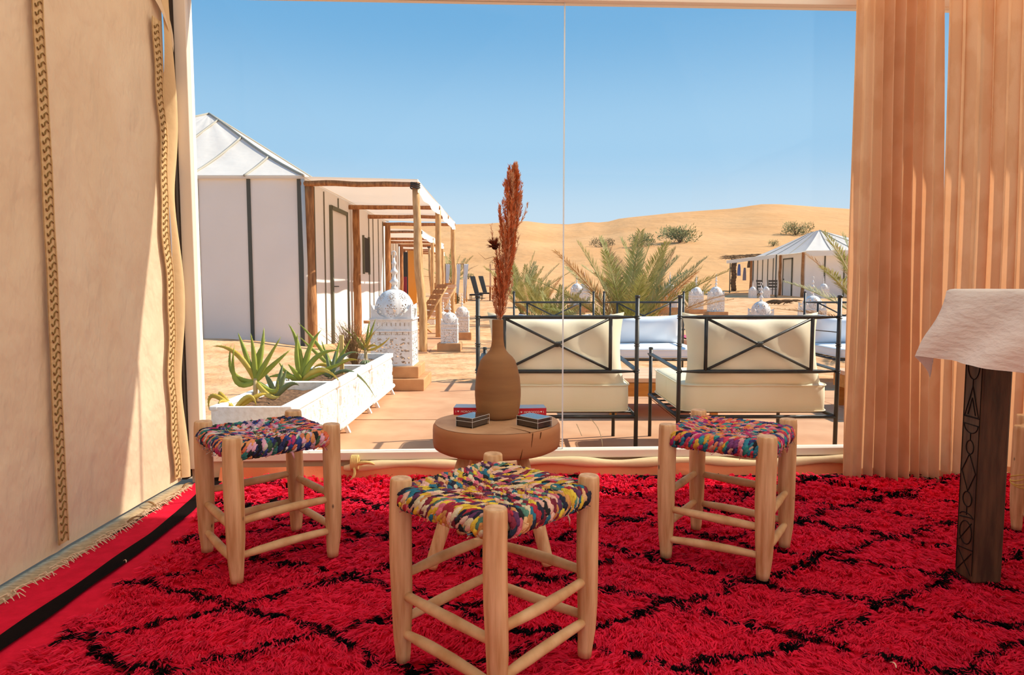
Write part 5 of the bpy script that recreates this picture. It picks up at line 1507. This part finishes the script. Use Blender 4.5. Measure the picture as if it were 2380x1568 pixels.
palm((1213 - 1190) / F_PX * 20, 20, gz(20), 1.75, 16, 'greyish upright palm directly right of the plume', 25, trunk=.15, elmin=.75, dead=0, leafl=.3)
palm((1605 - 1190) / F_PX * 23.5, 23.5, gz(23), 1.15, 15, 'small dark palm behind the left of the distant lantern pair', 26, trunk=.12, elmin=.45, dead=0, leafl=.24)
palm((1052 - 1190) / F_PX * 40, 40, gz(40), 2.1, 13, 'distant palm behind the porch posts', 27, trunk=.8, elmin=.3, dead=.2, leafl=.4)
# frond reaching in from behind the curtain
palm((2035 - 1190) / F_PX * 10.5, 10.5, GROUND, 1.7, 20, 'palm mostly hidden behind the curtain, one frond reaching out', 28, trunk=.35, elmin=.3, leafl=.3)

def shrub(px_, py_, wpx, hpx, Y, label, seed, mat=SHRUB, n=900):
    rr = random.Random(seed); p = at(px_, py_, Y); s_ = Y / F_PX
    zg = dune_h(p.x, Y) if Y > 46 else gz(Y)
    w, h = wpx * s_, hpx * s_
    root = empty('desert_shrub', (p.x, Y, zg), label=label, cat='shrub', group='shrubs on the sand')
    mb = MB()
    for k in range(7):
        q = rr.uniform(0, 2 * PI); mb.tube([(0, 0, -.1), (w * .15 * math.cos(q), w * .15 * math.sin(q), h * .4), (w * .3 * math.cos(q), w * .3 * math.sin(q), h * .7)], [.03 * h, .02 * h, .008 * h], 5)
    mb.build('stems', PALMT, root)
    mb = MB()
    cl_ = [(rr.uniform(-.36, .36) * w, rr.uniform(-.25, .25) * w, rr.uniform(.12, .62) * h, rr.uniform(.18, .30)) for _ in range(22)]
    for k in range(n):
        c = rr.choice(cl_); d = Vector((rr.gauss(0, 1), rr.gauss(0, 1), rr.gauss(0, 1))).normalized()
        q = Vector(c[:3]) + Vector((d.x * c[3] * w * .8, d.y * c[3] * w * .8, d.z * c[3] * h * 1.2)) * rr.uniform(.4, 1)
        q.z = max(q.z, .02 * h)
        ln = rr.uniform(.08, .17) * h; dd = (d + Vector((0, 0, .9))).normalized() * ln; wv = dd.orthogonal().normalized() * ln * .22
        mb.add([q, q + dd * .5 - wv, q + dd, q + dd * .5 + wv], [(0, 1, 2, 3)])
    tag(mb.build('foliage', mat, root), kind='stuff')
shrub(1580, 585, 92, 44, 90, 'round olive shrub on the dune right of the palms', 1, n=1400)
shrub(1398, 595, 60, 26, 92, 'brownish shrub on the dune behind the big palm', 2, SHRUBD)
shrub(1850, 560, 66, 34, 95, 'dark olive shrub on the dune above the right tent roof', 3, n=1200)
shrub(1797, 583, 26, 18, 80, 'small shrub at the left eave of the right tent', 4, n=500)
shrub(1490, 575, 60, 34, 88, 'pale shrub rising behind the palm crown', 5)
shrub(1225, 690, 80, 60, 26, 'bushy green shrub at the foot of the upright palm', 6, n=1100)
shrub(1330, 680, 50, 26, 30, 'low brown bush between the small palm and the big palm', 7, SHRUBD, 600)
shrub(1088, 596, 26, 16, 60, 'small shrub at the foot of the dune beside the last porch post', 8, n=400)
shrub(1062, 660, 14, 30, 29.5, 'dried bush inside the curtained shade frame', 10, SHRUBD, 300)
shrub(1205, 715, 40, 14, 18, 'low grey scrub on the sand right of the plume', 9, SHRUBD, 300)
